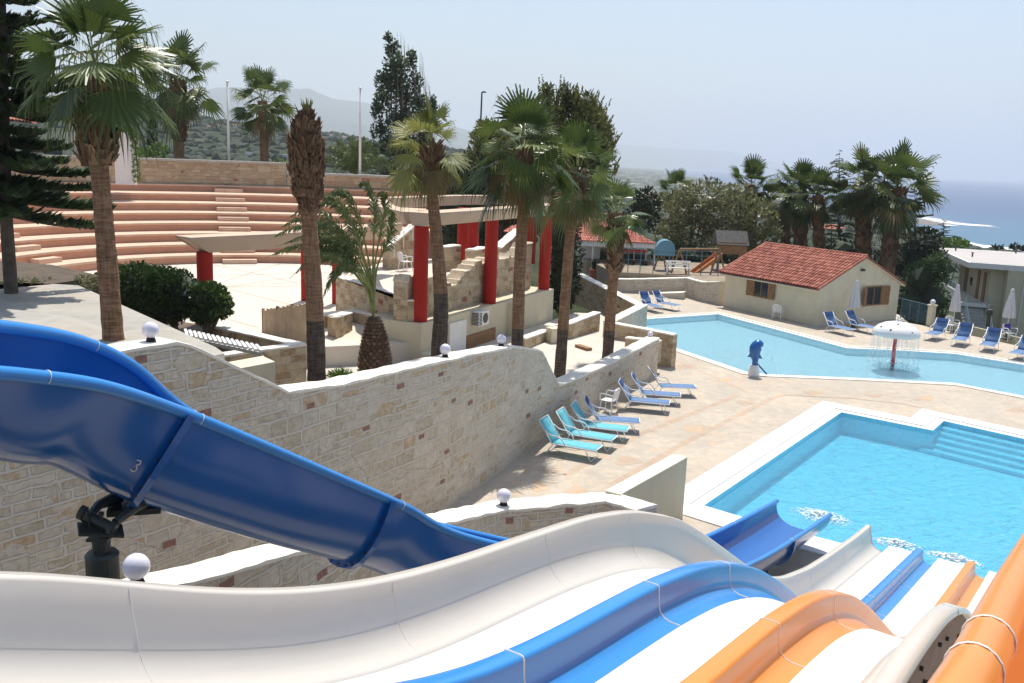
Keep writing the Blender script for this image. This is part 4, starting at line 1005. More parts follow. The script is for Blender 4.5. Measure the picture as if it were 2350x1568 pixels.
def hut_window(face, c, z, w, h, shut):
    """face 0: long front (b=0), face 1: gable (a=0)"""
    def q(s, out, zz): return hp(s, -out, zz) if face == 0 else hp(-out, s, zz)
    wd = MB(); 
    def bx(mm, s0, s1, o0, o1, z0, z1):
        p = [q(s0, o0, z0), q(s1, o0, z0), q(s1, o1, z0), q(s0, o1, z0)]; i = [mm.vert(v) for v in p]; k = [mm.vert(Vector((v.x, v.y, z1))) for v in p]
        mm.face(i[::-1]); mm.face(k)
        for a in range(4): mm.face((i[a], i[(a+1) % 4], k[(a+1) % 4], k[a]))
    bx(wd, c-w/2, c+w/2, .004, .012, z, z+h); o = wd.build('window', M['glass'], hut)
    fr = MB(); t = .07
    for s0, s1, z0, z1 in ((c-w/2-.02, c+w/2+.02, z-t, z), (c-w/2-.02, c+w/2+.02, z+h, z+h+t), (c-w/2-t, c-w/2, z, z+h), (c+w/2, c+w/2+t, z, z+h), (c-.025, c+.025, z, z+h)): bx(fr, s0, s1, .002, .05, z0, z1)
    f = fr.build('frame', M['wood'], o); f.location = (0, 0, 0)
    for sgn, ang in shut:
        sw = w*.52; a = math.radians(ang); s0 = c+sgn*(w/2+t*.4); sh = MB(); n = 5
        for k in range(n):
            k0, k1 = sw*(k+.04)/n, sw*(k+.96)/n
            P0 = q(s0+sgn*k0*math.cos(a), .05+k0*math.sin(a), z-.04); P1_ = q(s0+sgn*k1*math.cos(a), .05+k1*math.sin(a), z-.04)
            sh.bar(Vector((P0.x, P0.y, z+h/2)), Vector((P1_.x, P1_.y, z+h/2)), .03, h+.1)
        for zz in (z+h*.15, z+h*.8):
            P0 = q(s0, .075, zz); P1_ = q(s0+sgn*sw*math.cos(a), .075+sw*math.sin(a), zz); sh.bar(P0, P1_, .02, .08)
        g = sh.build('shutter', M['wood'], o); g.location = (0, 0, 0)
hut_window(0, LA*.585, .98, 1.0, .95, ((1, 8), (-1, 8)))
hut_window(1, LB*.66, .95, 1.15, .95, ((-1, 25), (1, 10)))
m = MB(); m.box(hp(-.1, LB*.47, RH-.62), (.16, .3, .12)); m.build('floodlight', M['steel'], hut)
# ============================================================ white building down on the right
A = at(2222, 602, 65.0); zr = A.z; Bc = gz(2145, 568, zr); Cc = gz(2420, 616, zr); 
b1 = thing('white_building', 'low white flat roofed holiday building below the deck, with outside stair and balcony', 'building', (A.x, A.y, -6), world=True)
Dd = Cc+(Bc-A)*1.9; Ee = Bc+(Cc-A)*.9
vd = (Bc-A); vd.z = 0; vd.normalize(); hd = (Cc-A); hd.z = 0; hd.normalize(); up = Vector((0, 0, 1))
m = MB(); pts = [A, Cc+hd*8, Cc+hd*8+vd*14, Bc+hd*1.6+vd*.5, Bc]
m.prism([xy(p) for p in pts], zr-.38, zr); rf = m.build('roof', M['white_paint'], b1)
m = MB(); pin = [p+Vector((0, 0, .0)) for p in pts]; m.prism([xy(p+(hd*.2+vd*.2)*0) for p in offset([xy(p) for p in pts], -.25) and [Vector((*q, 0)) for q in offset([xy(p) for p in pts], -.25)]], zr+.003, zr+.012)
m.build('roof_deck', plain('grey white roof membrane', (.46, .43, .41), .9, .08, .6, .1), rf).location = (0, 0, 0)
for x, y in ((2193, 576), (2231, 590), (2331, 582)): m = MB(); p = gz(x, y, zr); m.tube([p, p+Vector((0, 0, .3))], .06, 8); m.box(p+Vector((0, 0, .32)), (.16, .16, .06)); m.build('vent', M['steel'], rf).location = (0, 0, 0)
# main body (right) and recessed left wing under the roof
R1 = A+hd*2.6; 
m = MB(); m.prism([xy(R1), xy(Cc+hd*8), xy(Cc+hd*8+vd*11), xy(R1+vd*11)], -7, zr-.385); m.build('wall', M['cream'], b1)
W0 = A+hd*2.3+vd*.2; W1_ = W0+vd*10.5
m = MB(); m.prism([xy(A+hd*1.7+vd*.9), xy(R1+vd*.9), xy(R1+vd*10.8), xy(A+hd*1.7+vd*10.8)], -7, zr-.39); m.build('recessed_wall', M['cream'], b1)
fl = zr-2.95
for k, (s_, w_) in enumerate(((1.7, .75), (3.6, .75), (7.6, .9))):
    o_ = A+hd*1.68+vd*s_; m = MB(); m.bar(Vector((o_.x, o_.y, fl+1.05)), Vector((*xy(o_+vd*w_), fl+1.05)), .06, 2.1); m.build('door', M['wood'], b1)
o_ = A+hd*1.66+vd*5.9; m = MB(); m.bar(Vector((o_.x, o_.y, fl+1.0)), Vector((*xy(o_+vd*.5), fl+1.0)), .06, .6); m.build('window', M['glass'], b1)
o_ = R1+hd*1.9-vd*.01; m = MB(); m.bar(Vector((o_.x, o_.y, fl+1.35)), Vector((*xy(o_+hd*.55), fl+1.35)), .06, .95); m.build('window', M['glass'], b1)
o_ = R1+hd*1.05-vd*.04; m = MB(); m.tube([Vector((o_.x, o_.y, zr-.4)), Vector((o_.x, o_.y, -6))], .04, 6); m.build('downpipe', M['white_paint'], b1)
# balcony slab with parapet, rail
m = MB(); s0, s1 = .6, 10.8; a_ = A+vd*s0-hd*.1; b_ = A+vd*s1-hd*.1
m.prism([xy(a_), xy(b_), xy(b_+hd*2.0), xy(a_+hd*2.0)], fl-.25, fl)
m.bar(Vector((*xy(a_+vd*1.4), fl+.2)), Vector((*xy(b_), fl+.2)), .14, .9); m.build('balcony', M['white_paint'], b1)
m = MB()
for z in (.85, .98, 1.12): m.tube([Vector((*xy(a_+vd*1.4), fl+z)), Vector((*xy(b_), fl+z))], .025, 6)
for k in range(8): p = (a_+vd*1.4).lerp(b_, k/7); m.tube([Vector((*xy(p), fl+.6)), Vector((*xy(p), fl+1.12))], .02, 6)
m.tube([Vector((*xy(a_+vd*1.4), fl+1.12)), Vector((*xy(a_+vd*.6-hd*.2), fl-.3))], .03, 6)
m.build('railing', M['metal_blue'], b1)
m = MB()   # outside stair coming down to the front
for k in range(13):
    p = a_+hd*.2-vd*(.3*k-.8); m.box((p.x+hd.x*.7, p.y+hd.y*.7, fl-.1-.2*k), (1.5, .34, .2), math.atan2(hd.y, hd.x))
m.build('stair', M['grey_coping'], b1)
m = MB(); p = a_-vd*.6+hd*.2; q = a_-vd*3.8+hd*.2
for z in (.9, .6, .3): m.tube([Vector((*xy(p), fl+z-.2)), Vector((*xy(q), fl+z-2.5))], .02, 6)
p2 = p+hd*1.4; q2 = q+hd*1.4
for z in (.9, .6, .3): m.tube([Vector((*xy(p2), fl+z-.2)), Vector((*xy(q2), fl+z-2.5))], .02, 6)
m.build('stair_rail', M['metal_blue'], b1)
# garden wall in front of the building, light post, deck post and fence
t = thing('globe_post', 'square cream post topped by a white globe at the deck corner', 'post', gz(2132, 748, 0), world=True)
p = gz(2134, 748, 0); m = MB(); m.box((p.x, p.y, .55), (.3, .3, 1.1), .5); m.box((p.x, p.y, 1.13), (.4, .4, .07), .5); m.build('post', M['cream2'], t, bevel=.01)
m = MB(); m.lathe([(.14*math.sin(PI*i/10), 1.31-.14*math.cos(PI*i/10)) for i in range(11)], (p.x, p.y, 0), 16); m.build('globe', M['globe'], t, smooth=True)
t = thing('garden_lamp', 'short dark cylindrical lamp post behind the far loungers', 'lamp', gz(2279, 752, 0), world=True)
p = gz(2279, 757, 0)+Vector((0, .6, 0)); m = MB(); m.lathe([(.09, -.2), (.09, .7), (.16, .72), (.16, .95), (.13, 1.0), (.02, 1.03)], (p.x, p.y, 0), 14); m.build('lamp_body', M['steel'], t)
t = thing('mesh_fence', 'dark green blue mesh fence between the hut and the globe post', 'fence', gz(2100, 740, 0), world=True)
a = gz(2066, 731, 0); b = gz(2130, 749, 0)+Vector((0, .3, 0)); m = MB()
for k in range(4): p = a.lerp(b, k/3); m.tube([p, p+up*1.15], .025, 6)
m.tube([a+up*1.12, b+up*1.12], .02, 6)
for k in range(24): p = a.lerp(b, k/24); m.tube([p+up*.05, p+up*1.1], .006, 4)
for k in range(8): m.tube([a+up*(.1+.13*k), b+up*(.1+.13*k)], .006, 4)
m.build('mesh', M['metal_blue'], t)
t = thing('parapet', 'low smooth cream parapet along the outer edge of the pool deck behind the right loungers', 'wall', gz(2240, 775, 0), world=True)
pp = [gz(2150, 744, 0), gz(2250, 766, 0), gz(2350, 790, 0), gz(2600, 840, 0)]
m = MB()
for a, b in zip(pp[:-1], pp[1:]): m.bar(a+Vector((.2, .55, -.05)), b+Vector((.2, .55, -.05)), .12, .5)
m.build('parapet_wall', M['cream'], t)
# ============================================================ arcade building with red roof and playground
YB = 64.0; gA = at(1337, 625, YB-.0)
ar = thing('arcade_house', 'single storey white veranda house with faded red tiled roof behind the playground', 'house', (at(1420, 600, YB).x, YB, at(1420, 630, YB).z), world=True)
zf = at(1420, 634, YB).z; ze = at(1420, 560, YB).z; zrg = at(1360, 505, YB+5).z
xa = at(1334, 560, YB).x; xb = at(1505, 560, YB).x; 
m = MB(); tiled_slope(m, (xa-.3, YB-.5, ze+.1), (xb+.1, YB-.5, ze+.1), (xa-.3, YB+5.5, zrg), (xb-3.0, YB+5.5, zrg), 30, 10)
m.poly([(xb+.1, YB-.5, ze+.05), (xb+.1, YB+9, ze+.05), (xb-3.0, YB+5.5, zrg-.05)]); m.poly([(xa-.3, YB-.5, ze+.05), (xb+.1, YB-.5, ze+.05), (xb-3, YB+5.5, zrg-.06), (xa-.3, YB+5.5, zrg-.06)])
m.build('roof', M['tiles2'], ar)
m = MB(); m.prism([(xa, YB+2.0), (xb-.3, YB+2.0), (xb-.3, YB+8), (xa, YB+8)], zf-3, ze); m.build('wall', M['white_paint'], ar)
m = MB(); m.box(((xa+xb)/2, YB-.42, ze-.02), (xb-xa+.3, .12, .34)); m.build('fascia', M['white_paint'], ar)
m = MB(); m.prism([(xa, YB-.3), (xb, YB-.3), (xb, YB+2.1), (xa, YB+2.1)], zf-3, zf); m.build('floor', M['cream'], ar)
for px in (1358, 1499): x = at(px, 600, YB).x; m = MB(); m.tube([(x, YB-.3, zf-1.2), (x, YB-.3, ze)], .07, 10); m.build('post', M['white_paint'], ar)
m = MB()
x0 = at(1380, 600, YB).x; x1 = at(1490, 600, YB).x
m.box(((x0+x1)/2, YB+1.97, ze-1.0), (x1-x0, .06, 1.0)); m.build('window', M['glass'], ar)
m = MB()
for k in range(5): m.box((x0+(x1-x0)*k/4, YB+1.93, ze-1.0), (.1, .05, 1.04))
for zz in (-.48, -1.52): m.box(((x0+x1)/2, YB+1.93, ze+zz), (x1-x0+.1, .056, .09))
m.build('window_frame', M['white_paint'], ar)
x0 = at(1398, 600, YB).x; m = MB(); m.box(((x0+x1)/2-.2, YB-.15, ze-.45), (x1-x0, .25, .12)); m.build('awning', plain('red awning', (.6, .06, .06), .7, .1), ar)
m = MB(); m.prism([(xa, YB+1.2), (xb, YB+1.2), (xb, YB+1.4), (xa, YB+1.4)], zf, zf+.95); m.build('veranda_wall', M['cream'], ar)
for k, px in enumerate((1364, 1398, 1446, 1476)):
    p = Vector((at(px, 620, YB-1).x, YB-1.3, zf)); t = thing('plant_pot', 'terracotta pot with a small dark plant in front of the veranda house', 'plant pot', p, group='pots in front of the veranda house')
    m = MB(); m.lathe([(.22, -1), (.32, .1), (.36, .5), (.40, .52), (.38, .56)], n=14); m.build('pot', M['terracotta'], t)
    m = MB(); random.seed(k)
    for _ in range(60):
        a = random.uniform(0, 2*PI); r = random.uniform(.2, .75); z = .5+random.uniform(.3, .9); c = Vector((r*math.cos(a)*.6, r*math.sin(a)*.6, z)); m.tube([(0, 0, .5), c*.7+Vector((0, 0, .2)), c], [.01, .02, .004], 3)
    m.build('plant', M['cypress'], t)
# second red roof further left, seen under the pergola
t = thing('tiled_house', 'low white house with red tiled roof seen between the red columns', 'house', at(1180, 560, 62), world=True)
zl = at(1180, 532, 62).z; zt = at(1180, 497, 66).z; x0, x1 = at(1110, 530, 62).x, at(1235, 530, 62).x
m = MB(); tiled_slope(m, (x0, 61.6, zl), (x1, 61.6, zl-.2), (x0+.6, 67, zt), (x1-1.6, 67, zt), 22, 8); m.poly([(x0, 61.7, zl-.05), (x1, 61.7, zl-.25), (x1-1.6, 67, zt-.05), (x0+.6, 67, zt-.05)]); m.build('roof', M['tiles2'], t)
m = MB(); m.prism([(x0+.3, 62.2), (x1-.3, 62.2), (x1-.3, 68), (x0+.3, 68)], -2, zl-.1); m.build('wall', M['white_paint'], t)
# playground terrace ground
zp = at(1560, 630, 57).z-.15
m = MB(); m.prism([xy(at(1405, 641, 58.2)), xy(at(1480, 640, 58.1)), xy(at(1575, 637, 57.4)), xy(at(1611, 646, 55.6)), xy(at(1652, 645, 54.4)), (17, 56), (22, 66), (5, 66)], -1.7, zp)
tag(m.build('playground_ground', plain('playground earth', (.27, .22, .16), .95, .2, 1, .4)), kind='structure')
# play slide dome (blue), playhouse, orange slide
t = thing('play_canopy', 'blue rounded play panel on dark legs behind the stone wall', 'play equipment', at(1525, 630, 60), world=True)
p = at(1525, 620, 60); m = MB(); 
zt_ = at(1525, 551, 60).z; zb_ = at(1525, 588, 60).z; r_ = (at(1546, 580, 60).x-at(1504, 580, 60).x)/2
N_ = 12; out = [Vector((p.x-r_, 60, zb_)), Vector((p.x+r_, 60, zb_))]+[Vector((p.x+r_*math.cos(PI*i/N_), 60, zb_+.45+(zt_-zb_-.45)*math.sin(PI*i/N_))) for i in range(N_+1)]
F_ = [m.vert(q) for q in out]; B_ = [m.vert(q+Vector((0, .9, 0))) for q in out]; m.face(F_); m.face(B_[::-1]); k = len(out)
for i in range(k): m.face((F_[i], B_[i], B_[(i+1) % k], F_[(i+1) % k]))
m.build('panel', plain('pale blue play panel', (.12, .28, .38), .5, .06), t, bevel=.03)
m = MB()
for sx, dx_ in ((-.4, -.7), (-.1, .15), (.5, .55)): m.tube([(p.x+sx, 60.2, zb_+.1), (p.x+dx_, 60.2, zp-.1)], .06, 8)
m.build('leg', M['wood'], t)
t = thing('playhouse', 'dark timber play tower with shingled roof and orange slide', 'play tower', at(1680, 620, 62), world=True)
p = at(1672, 600, 62); zt_ = at(1672, 530, 62).z; ze_ = at(1672, 560, 62).z; w = 1.05
m = MB(); P = [Vector((p.x-w, 61, ze_)), Vector((p.x+w, 61, ze_)), Vector((p.x+w, 62, zt_)), Vector((p.x-w, 62, zt_)), Vector((p.x+w, 63, ze_)), Vector((p.x-w, 63, ze_))]
i = [m.vert(q) for q in P]; m.face((i[0], i[1], i[2], i[3])); m.face((i[3], i[2], i[4], i[5])); m.face((i[1], i[4], i[2])); m.face((i[0], i[3], i[5]))
m.build('roof', plain('grey shingles', (.085, .08, .075), .9, .4, 8, .6), t, solid=.06)
m = MB()
for sx in (-.9, .9):
    for sy in (61.2, 62.8): m.box((p.x+sx, sy, (zp+ze_)/2), (.12, .12, ze_-zp))
m.box((p.x, 62, zp+1.2), (1.9, 1.7, .1)); m.box((p.x, 61.15, zp+1.6), (1.9, .06, .7)); m.build('frame', M['wood'], t)
a = at(1650, 588, 60.6); b = at(1582, 632, 59.6); m = MB(); rows = []
for k in range(9):
    q = a.lerp(b, k/8); q.z = a.z+(b.z-a.z)*min(1, k/7); n_ = Vector((.35, -.5, 0)).normalized()*.28
    rows.append([q-n_+up*.25, q-n_*.9, q+n_*.9, q+n_+up*.25])
m.strip(rows); m.build('slide_chute', M['orange_pl'], t, solid=.05)
t = thing('swing_frame', 'orange and dark play frame with a long horizontal beam between playhouse and stone wall', 'swing frame', at(1600, 625, 58.5), world=True)
m = MB(); a = at(1560, 572, 59); b = at(1650, 572, 59); m.tube([a, b], .07, 8); m.build('beam', M['wood'], t)
m = MB()
for q, dx_ in ((a, -.5), (a, .5), (b, -.5), (b, .5)): m.tube([q, Vector((q.x+dx_, q.y-.3, zp))], .06, 8)
m.build('leg', M['wood'], t)
t = thing('playground_fence', 'thin grey wire fence with posts along the playground edge', 'fence', at(1500, 630, 58), world=True)
m = MB(); xs = [1415, 1442, 1470, 1500, 1535, 1575, 1610, 1650]; 
for x in xs: q = at(x, 600, 58.6); m.tube([(q.x, q.y, zp), (q.x, q.y, zp+1.5)], .03, 6)
a = at(1415, 600, 58.6); b = at(1650, 600, 58.6)
for z in (.4, .8, 1.2, 1.5): m.tube([(a.x, a.y, zp+z), (b.x, b.y, zp+z)], .008, 4)
m.build('fence_wire', M['metal_blue'], t)
t = thing('bench', 'small white bench on the playground terrace behind the stone wall', 'bench', at(1560, 635, 58), world=True)
q = at(1556, 628, 58.2); m = MB()
for z in (.42, .62, .8): m.box((q.x, q.y+(.3 if z > .5 else 0), zp+z), (1.6, .08 if z > .5 else .4, .05 if z < .5 else .1))
m.build('seat', M['white_paint'], t)
m = MB()
for s in (-.7, .7): m.box((q.x+s, q.y+.1, zp+.4), (.06, .4, .8))
m.build('leg', M['white_paint'], t)
# ============================================================ mushroom fountain
p = gz(2048, 836, -.1)
mu = thing('mushroom_fountain', 'white spotted mushroom water fountain on a red stem in the long pool', 'fountain', (p.x, p.y, -.5))
hM = 1.55; m = MB(); m.tube([(0, 0, 0), (0, 0, .5+hM)], [.10, .085], 14); m.build('stem', plain('bright red stem', (.62, .03, .02), .4, .05), mu, smooth=True)
rr = .5*104/2100*(p.y*1.0)/.88; mu.scale = (.88, .88, .88)
m = MB(); m.lathe([(.1, 1.98), (rr*.9, 1.88), (rr, 1.92), (rr*1.01, 2.02), (rr*.96, 2.18), (rr*.8, 2.36), (rr*.55, 2.50), (rr*.25, 2.58), (.12, 2.60), (.07, 2.66), (.03, 2.86), (.01, 2.88)], n=40)
cap = m.build('cap', M['plastic'], mu, smooth=True)
for a_, r_, z_ in ((-2.25, .86, 2.28), (-1.2, .92, 2.2), (-.75, .66, 2.42), (-1.9, .45, 2.53), (-2.9, .8, 2.34), (-.2, .85, 2.29), (.8, .7, 2.4), (2.2, .75, 2.37)):
    m = MB(); m.lathe([(.01, .02), (.05, .017), (.065, 0), (.05, -.02), (.01, -.02)], n=12); o = m.build('spot', M['dark'], cap, smooth=True)
    v = Vector((math.cos(a_)*r_*rr, math.sin(a_)*r_*rr, z_)); o.location = v; o.rotation_euler = Vector((v.x*.9, v.y*.9, .75)).to_track_quat('Z', 'Y').to_euler()
m_, nt_, b_ = new_mat('falling water'); v_ = coord(nt_, 'Object', (1, 1, .12)); nn_ = noi(nt_, v_, 9, 4, .7)
fc = ramp(nt_, nn_.outputs[0], [(.42, (0, 0, 0)), (.68, (.5, .5, .5))]); tr = nt_.nodes.new('ShaderNodeBsdfTransparent'); mx = nt_.nodes.new('ShaderNodeMixShader')
b_.inputs['Base Color'].default_value = (.85, .9, .92, 1); b_.inputs['Roughness'].default_value = .3
nt_.links.new(fc, mx.inputs[0]); nt_.links.new(tr.outputs[0], mx.inputs[1]); nt_.links.new(b_.outputs[0], mx.inputs[2]); nt_.links.new(mx.outputs[0], nt_.nodes['Material Output'].inputs[0]); M['spray'] = m_
m = MB(); rows = []
for k in range(9): z = 1.92-k*.19; rows.append([Vector(((rr*1.0+.03*k*.5)*math.cos(2*PI*j/60), (rr+.03*k*.5)*math.sin(2*PI*j/60), z)) for j in range(60)])
m.strip(rows, closed=True); tag(m.build('water_curtain', M['spray'], mu, smooth=True))
M['froth'] = plain('water froth', (.82, .88, .90), .5, .05, 8, .6)
def froth(name, c, rx, ry, n, label, seed, z=.0, s=.04, rz=0):
    random.seed(seed); m = MB()
    for _ in range(n):
        a = random.uniform(0, 2*PI); r = random.random()**.6; x, y = rx*r*math.cos(a), ry*r*math.sin(a)
        X = c[0]+x*math.cos(rz)-y*math.sin(rz); Y = c[1]+x*math.sin(rz)+y*math.cos(rz); q = random.uniform(.4, 1.5)*s*(1.3-r)
        Z = c[2]+z+random.random()**2*.14*(1-r); k = 6
        m.lathe([(q*.9, -.01), (q*random.uniform(.8, 1.3), q*.15), (q*.5, q*.45), (0, q*.55)], (X, Y, Z), k, sx=random.uniform(.8, 2), sy=random.uniform(.8, 1.6))
    o = m.build(name, M['froth'], smooth=True); return tag(o, kind='stuff', label=label, cat='splash')
froth('splash', (p.x, p.y, -.1), 1.35, 1.35, 90, 'ring of fine froth on the water below the mushroom fountain', 4, s=.035)
# ============================================================ dolphin-like pool spout
p = gz(1729, 862, 0)
do = thing('water_spout_statue', 'blue curved fish-like water spout figure on a white conical base at the pool edge', 'statue', p)
do.scale = (.7, .7, .7)
m = MB(); m.lathe([(.34, 0), (.34, .03), (.29, .35), (.25, .58), (.2, .62)], n=24); m.build('base', M['plastic'], do, smooth=True)
m = MB(); pts = crom([(0, 0, .58), (.02, 0, .85), (-.01, 0, 1.1), (-.04, 0, 1.35), (-.02, -.03, 1.6), (.10, -.02, 1.78), (.24, 0, 1.78), (.34, 0, 1.66)], 5)
n_ = len(pts); rs_ = [lerp_tab([(0, .14), (.15, .17), (.35, .29), (.55, .34), (.72, .30), (.85, .22), (.95, .12), (1, .05)], i/(n_-1)) for i in range(n_)]
m.tube(pts, rs_, 16); o = m.build('body', M['slide_blue'], do, smooth=True)
m = MB(); m.poly([(.25, 0, 1.25), (.42, .02, .98), (.22, 0, 1.0)]); m.poly([(-.3, 0, 1.3), (-.42, 0, 1.05), (-.2, 0, 1.05)]); m.poly([(-.2, 0, 1.75), (-.12, 0, 1.95), (.02, 0, 1.85)]); m.build('fin', M['slide_blue'], do, solid=.05)
m = MB(); m.bar((.1, 0, .75), (.72, -.1, .12), .05, .09); m.build('tail', M['slide_blue'], do, bevel=.01)
m = MB(); m.tube(crom([(.33, 0, 1.68), (.6, .02, 1.6), (.95, .04, 1.1), (1.25, .06, .3), (1.33, .06, -.1)], 6), [.012]*25, 5); m.build('water_jet', M['spray'], do)
froth('splash', (p.x+.95, p.y+.1, -.1), .5, .4, 40, 'small splash where the jet of the blue spout figure hits the pool', 5, s=.03)
# ============================================================ racing slides (3 white lanes, blue and orange dividers)
FL = [(-1.5, 7.1), (-1, 6.95), (0, 6.5), (1, 6.05), (1.8, 5.68), (2.4, 5.40), (2.8, 5.22), (3.2, 5.05), (3.67, 4.89), (4.2, 4.76), (4.85, 4.65), (5.5, 4.57), (6.3, 4.46), (7.2, 4.28), (7.9, 4.06), (8.4, 3.86), (9, 3.57), (9.75, 3.13), (10.5, 2.66), (11.2, 2.22), (12, 1.78), (12.8, 1.44), (13.6, 1.18), (14.5, .98), (15.5, .81), (16.7, .62), (18, .42), (19, .26), (19.6, .16), (20.2, .06)]
RL = [(-1.5, 7.7), (0, 6.9), (1.1, 6.42), (1.83, 6.16), (2.12, 6.04), (2.44, 5.88), (2.82, 5.70), (3.25, 5.52), (3.77, 5.34), (4.38, 5.18), (5.11, 5.05), (6, 4.93), (7.1, 4.77), (8.02, 4.55), (9.15, 4.12), (9.83, 3.74), (10.7, 3.22), (11.52, 2.72), (12.5, 2.14), (13.6, 1.71), (15, 1.36), (16.3, 1.13), (18, .87), (19.0, .74), (19.5, .68)]
def smooth_tab(tab, x, w=.28): return sum(lerp_tab(tab, x+w*k) for k in (-1, -.5, 0, .5, 1))/5
def fz(t): return smooth_tab(FL, t)
def rz_(t): return smooth_tab(RL, t)
U0, LW = -3.76, .97
rs_thing = thing('racing_slide', 'white three lane racing slide with blue and orange lane dividers ending at the main pool', 'water slide', sp(10, U0+1.4, 0), world=True)
ts = [-1.4+.12*i for i in range(int((20.2+1.4)/.12)+1)]
def sweep(name, prof, mat, t0=-1.4, t1=20.2, parent=rs_thing, dt=.12, smooth=True, closed=False):
    """prof(t) -> list of (u, z)"""
    m = MB(); n = int((t1-t0)/dt); rows = []
    for i in range(n+1):
        t = t0+(t1-t0)*i/n; rows.append([sp(t, u, z) for u, z in prof(t)])
    m.strip(rows, closed=closed)
    if closed: k = len(rows[0]); m.face(list(range(k))); m.face(list(range(len(rows)*k-1, len(rows)*k-1-k, -1)))
    return m.build(name, M[mat], parent, smooth=smooth)
dv = .28
u1, u2, u3 = U0+LW-.02, U0+2*LW-.02, -.985
FLT = .24
for ua, ub in ((U0+FLT, u1-.085), (u1+.27, u2-.085), (u2+.27, u3-.20)):
    sweep('lane', lambda t, ua=ua, ub=ub: [(ua, fz(t)), (ua+(ub-ua)*.33, fz(t)-.006), (ua+(ub-ua)*.66, fz(t)-.006), (ub, fz(t))], 'slide_lane')
def wall_prof(side, u):      # side -1 wall on the left (far) of its lane; +1 on the right
    def f(t):
        z0 = fz(t); zt = rz_(t) if side < 0 else fz(t)+.46
        P = []; FT = FLT if side < 0 else .2
        for k in range(7): a = PI/2*k/6; P.append((FT*(1-math.sin(a)), z0+FT*(1-math.cos(a))))
        P += [(-.03, (zt+z0+FLT)/2), (-.05, zt-.015), (-.06, zt), (-.15 if side < 0 else -.19, zt), (-.16 if side < 0 else -.2, zt-.05), (-.16 if side < 0 else -.2, zt-.06)]
        o = -.10 if side < 0 else -.14
        P += [(o+.03, zt-.06), (o+.04, z0+.1), (o+.08, z0-.12), (FT, z0-.12)]
        return [(u-side*a*1.0, b) if side > 0 else (u+a, b) for a, b in P]
    return f
sweep('side_wall', wall_prof(-1, U0), 'slide_white', t1=19.5, closed=True)
sweep('side_wall', wall_prof(1, u3), 'slide_white', t1=19.5, closed=True)
def div_prof(u):
    def f(t):
        z = fz(t); h = z+dv
        return [(u-.085, z), (u-.08, h-.03), (u-.065, h-.004), (u-.05, h), (u+.05, h), (u+.066, h-.006), (u+.075, h-.03), (u+.082, z+.12), (u+.098, z+.06), (u+.13, z+.024), (u+.18, z+.006), (u+.275, z+.001)]
    return f
for u, mt_, tops in ((u1, 'slide_lblue', (2.4, 4.32, 6.27, 7.87, 12.5, 15.0, 17.2)), (u2, 'slide_orange', (2.4, 4.32, 6.27, 7.87, 12.5, 15.0, 17.2))):
    d_ = sweep('lane_divider', div_prof(u), mt_, t1=19.45)
    m = MB(); r = div_prof(u)(19.45); m.poly([sp(19.45, a, b) for a, b in r]); o = m.build('end_cap', M[mt_], d_); o.location = (0, 0, 0)
    for tj in tops:
        m = MB(); m.tube([sp(tj, a, b+.002) for a, b in div_prof(u)(tj)[1:]], .0065, 5); o = m.build('joint', M['joint'], d_); o.location = (0, 0, 0)
for tj in (2.4, 4.32, 6.27, 7.87, 12.5, 15.0, 17.2):
    m = MB(); P = wall_prof(-1, U0)(tj)[:9]; m.tube([sp(tj, a+.0005, b+.0) for a, b in P], .002, 4); m.build('joint', M['joint'], rs_thing)
    if tj > 6.5 and tj < 8 or tj == 4.32:
        m = MB(); P = wall_prof(1, u3)(tj)[9:12]; m.tube([sp(tj, a, b+.002) for a, b in P], .005, 5); m.build('joint', M['joint'], rs_thing)
# underside shell and bolts below the right wall
for k in range(14):
    t = 3.2+k*.42; P = sp(t, u3+.12, fz(t)+(.18 if k % 3 else -.05)); m = MB()
    m.tube([P, P+SL*.045], .018, 6); m.build('bolt', M['steel'], rs_thing)
M['shade_brown'] = plain('raw fibreglass underside', (.30, .20, .15), .7, .15, 3, .2)  # white shell's shade and orange bounce painted in as a brown colour
sweep('under_shell', lambda t: [(u3+.145, fz(t)+.39), (u3+.135, fz(t)+.05), (u3+.09, fz(t)-.2), (u3-.05, fz(t)-.36), (u3-.3, fz(t)-.42)], 'shade_brown', t1=14.5)
for t, uu in ((3.0, u1), (3.0, u2+.5), (7.4, u1), (7.4, u2+.5), (11, u1), (11, u2+.5)):
    m = MB(); P = sp(t, uu, 0); m.tube([Vector((P.x, P.y, -.1)), Vector((P.x, P.y, fz(t)-.15))], .09, 12); m.build('support', M['steel'], rs_thing)
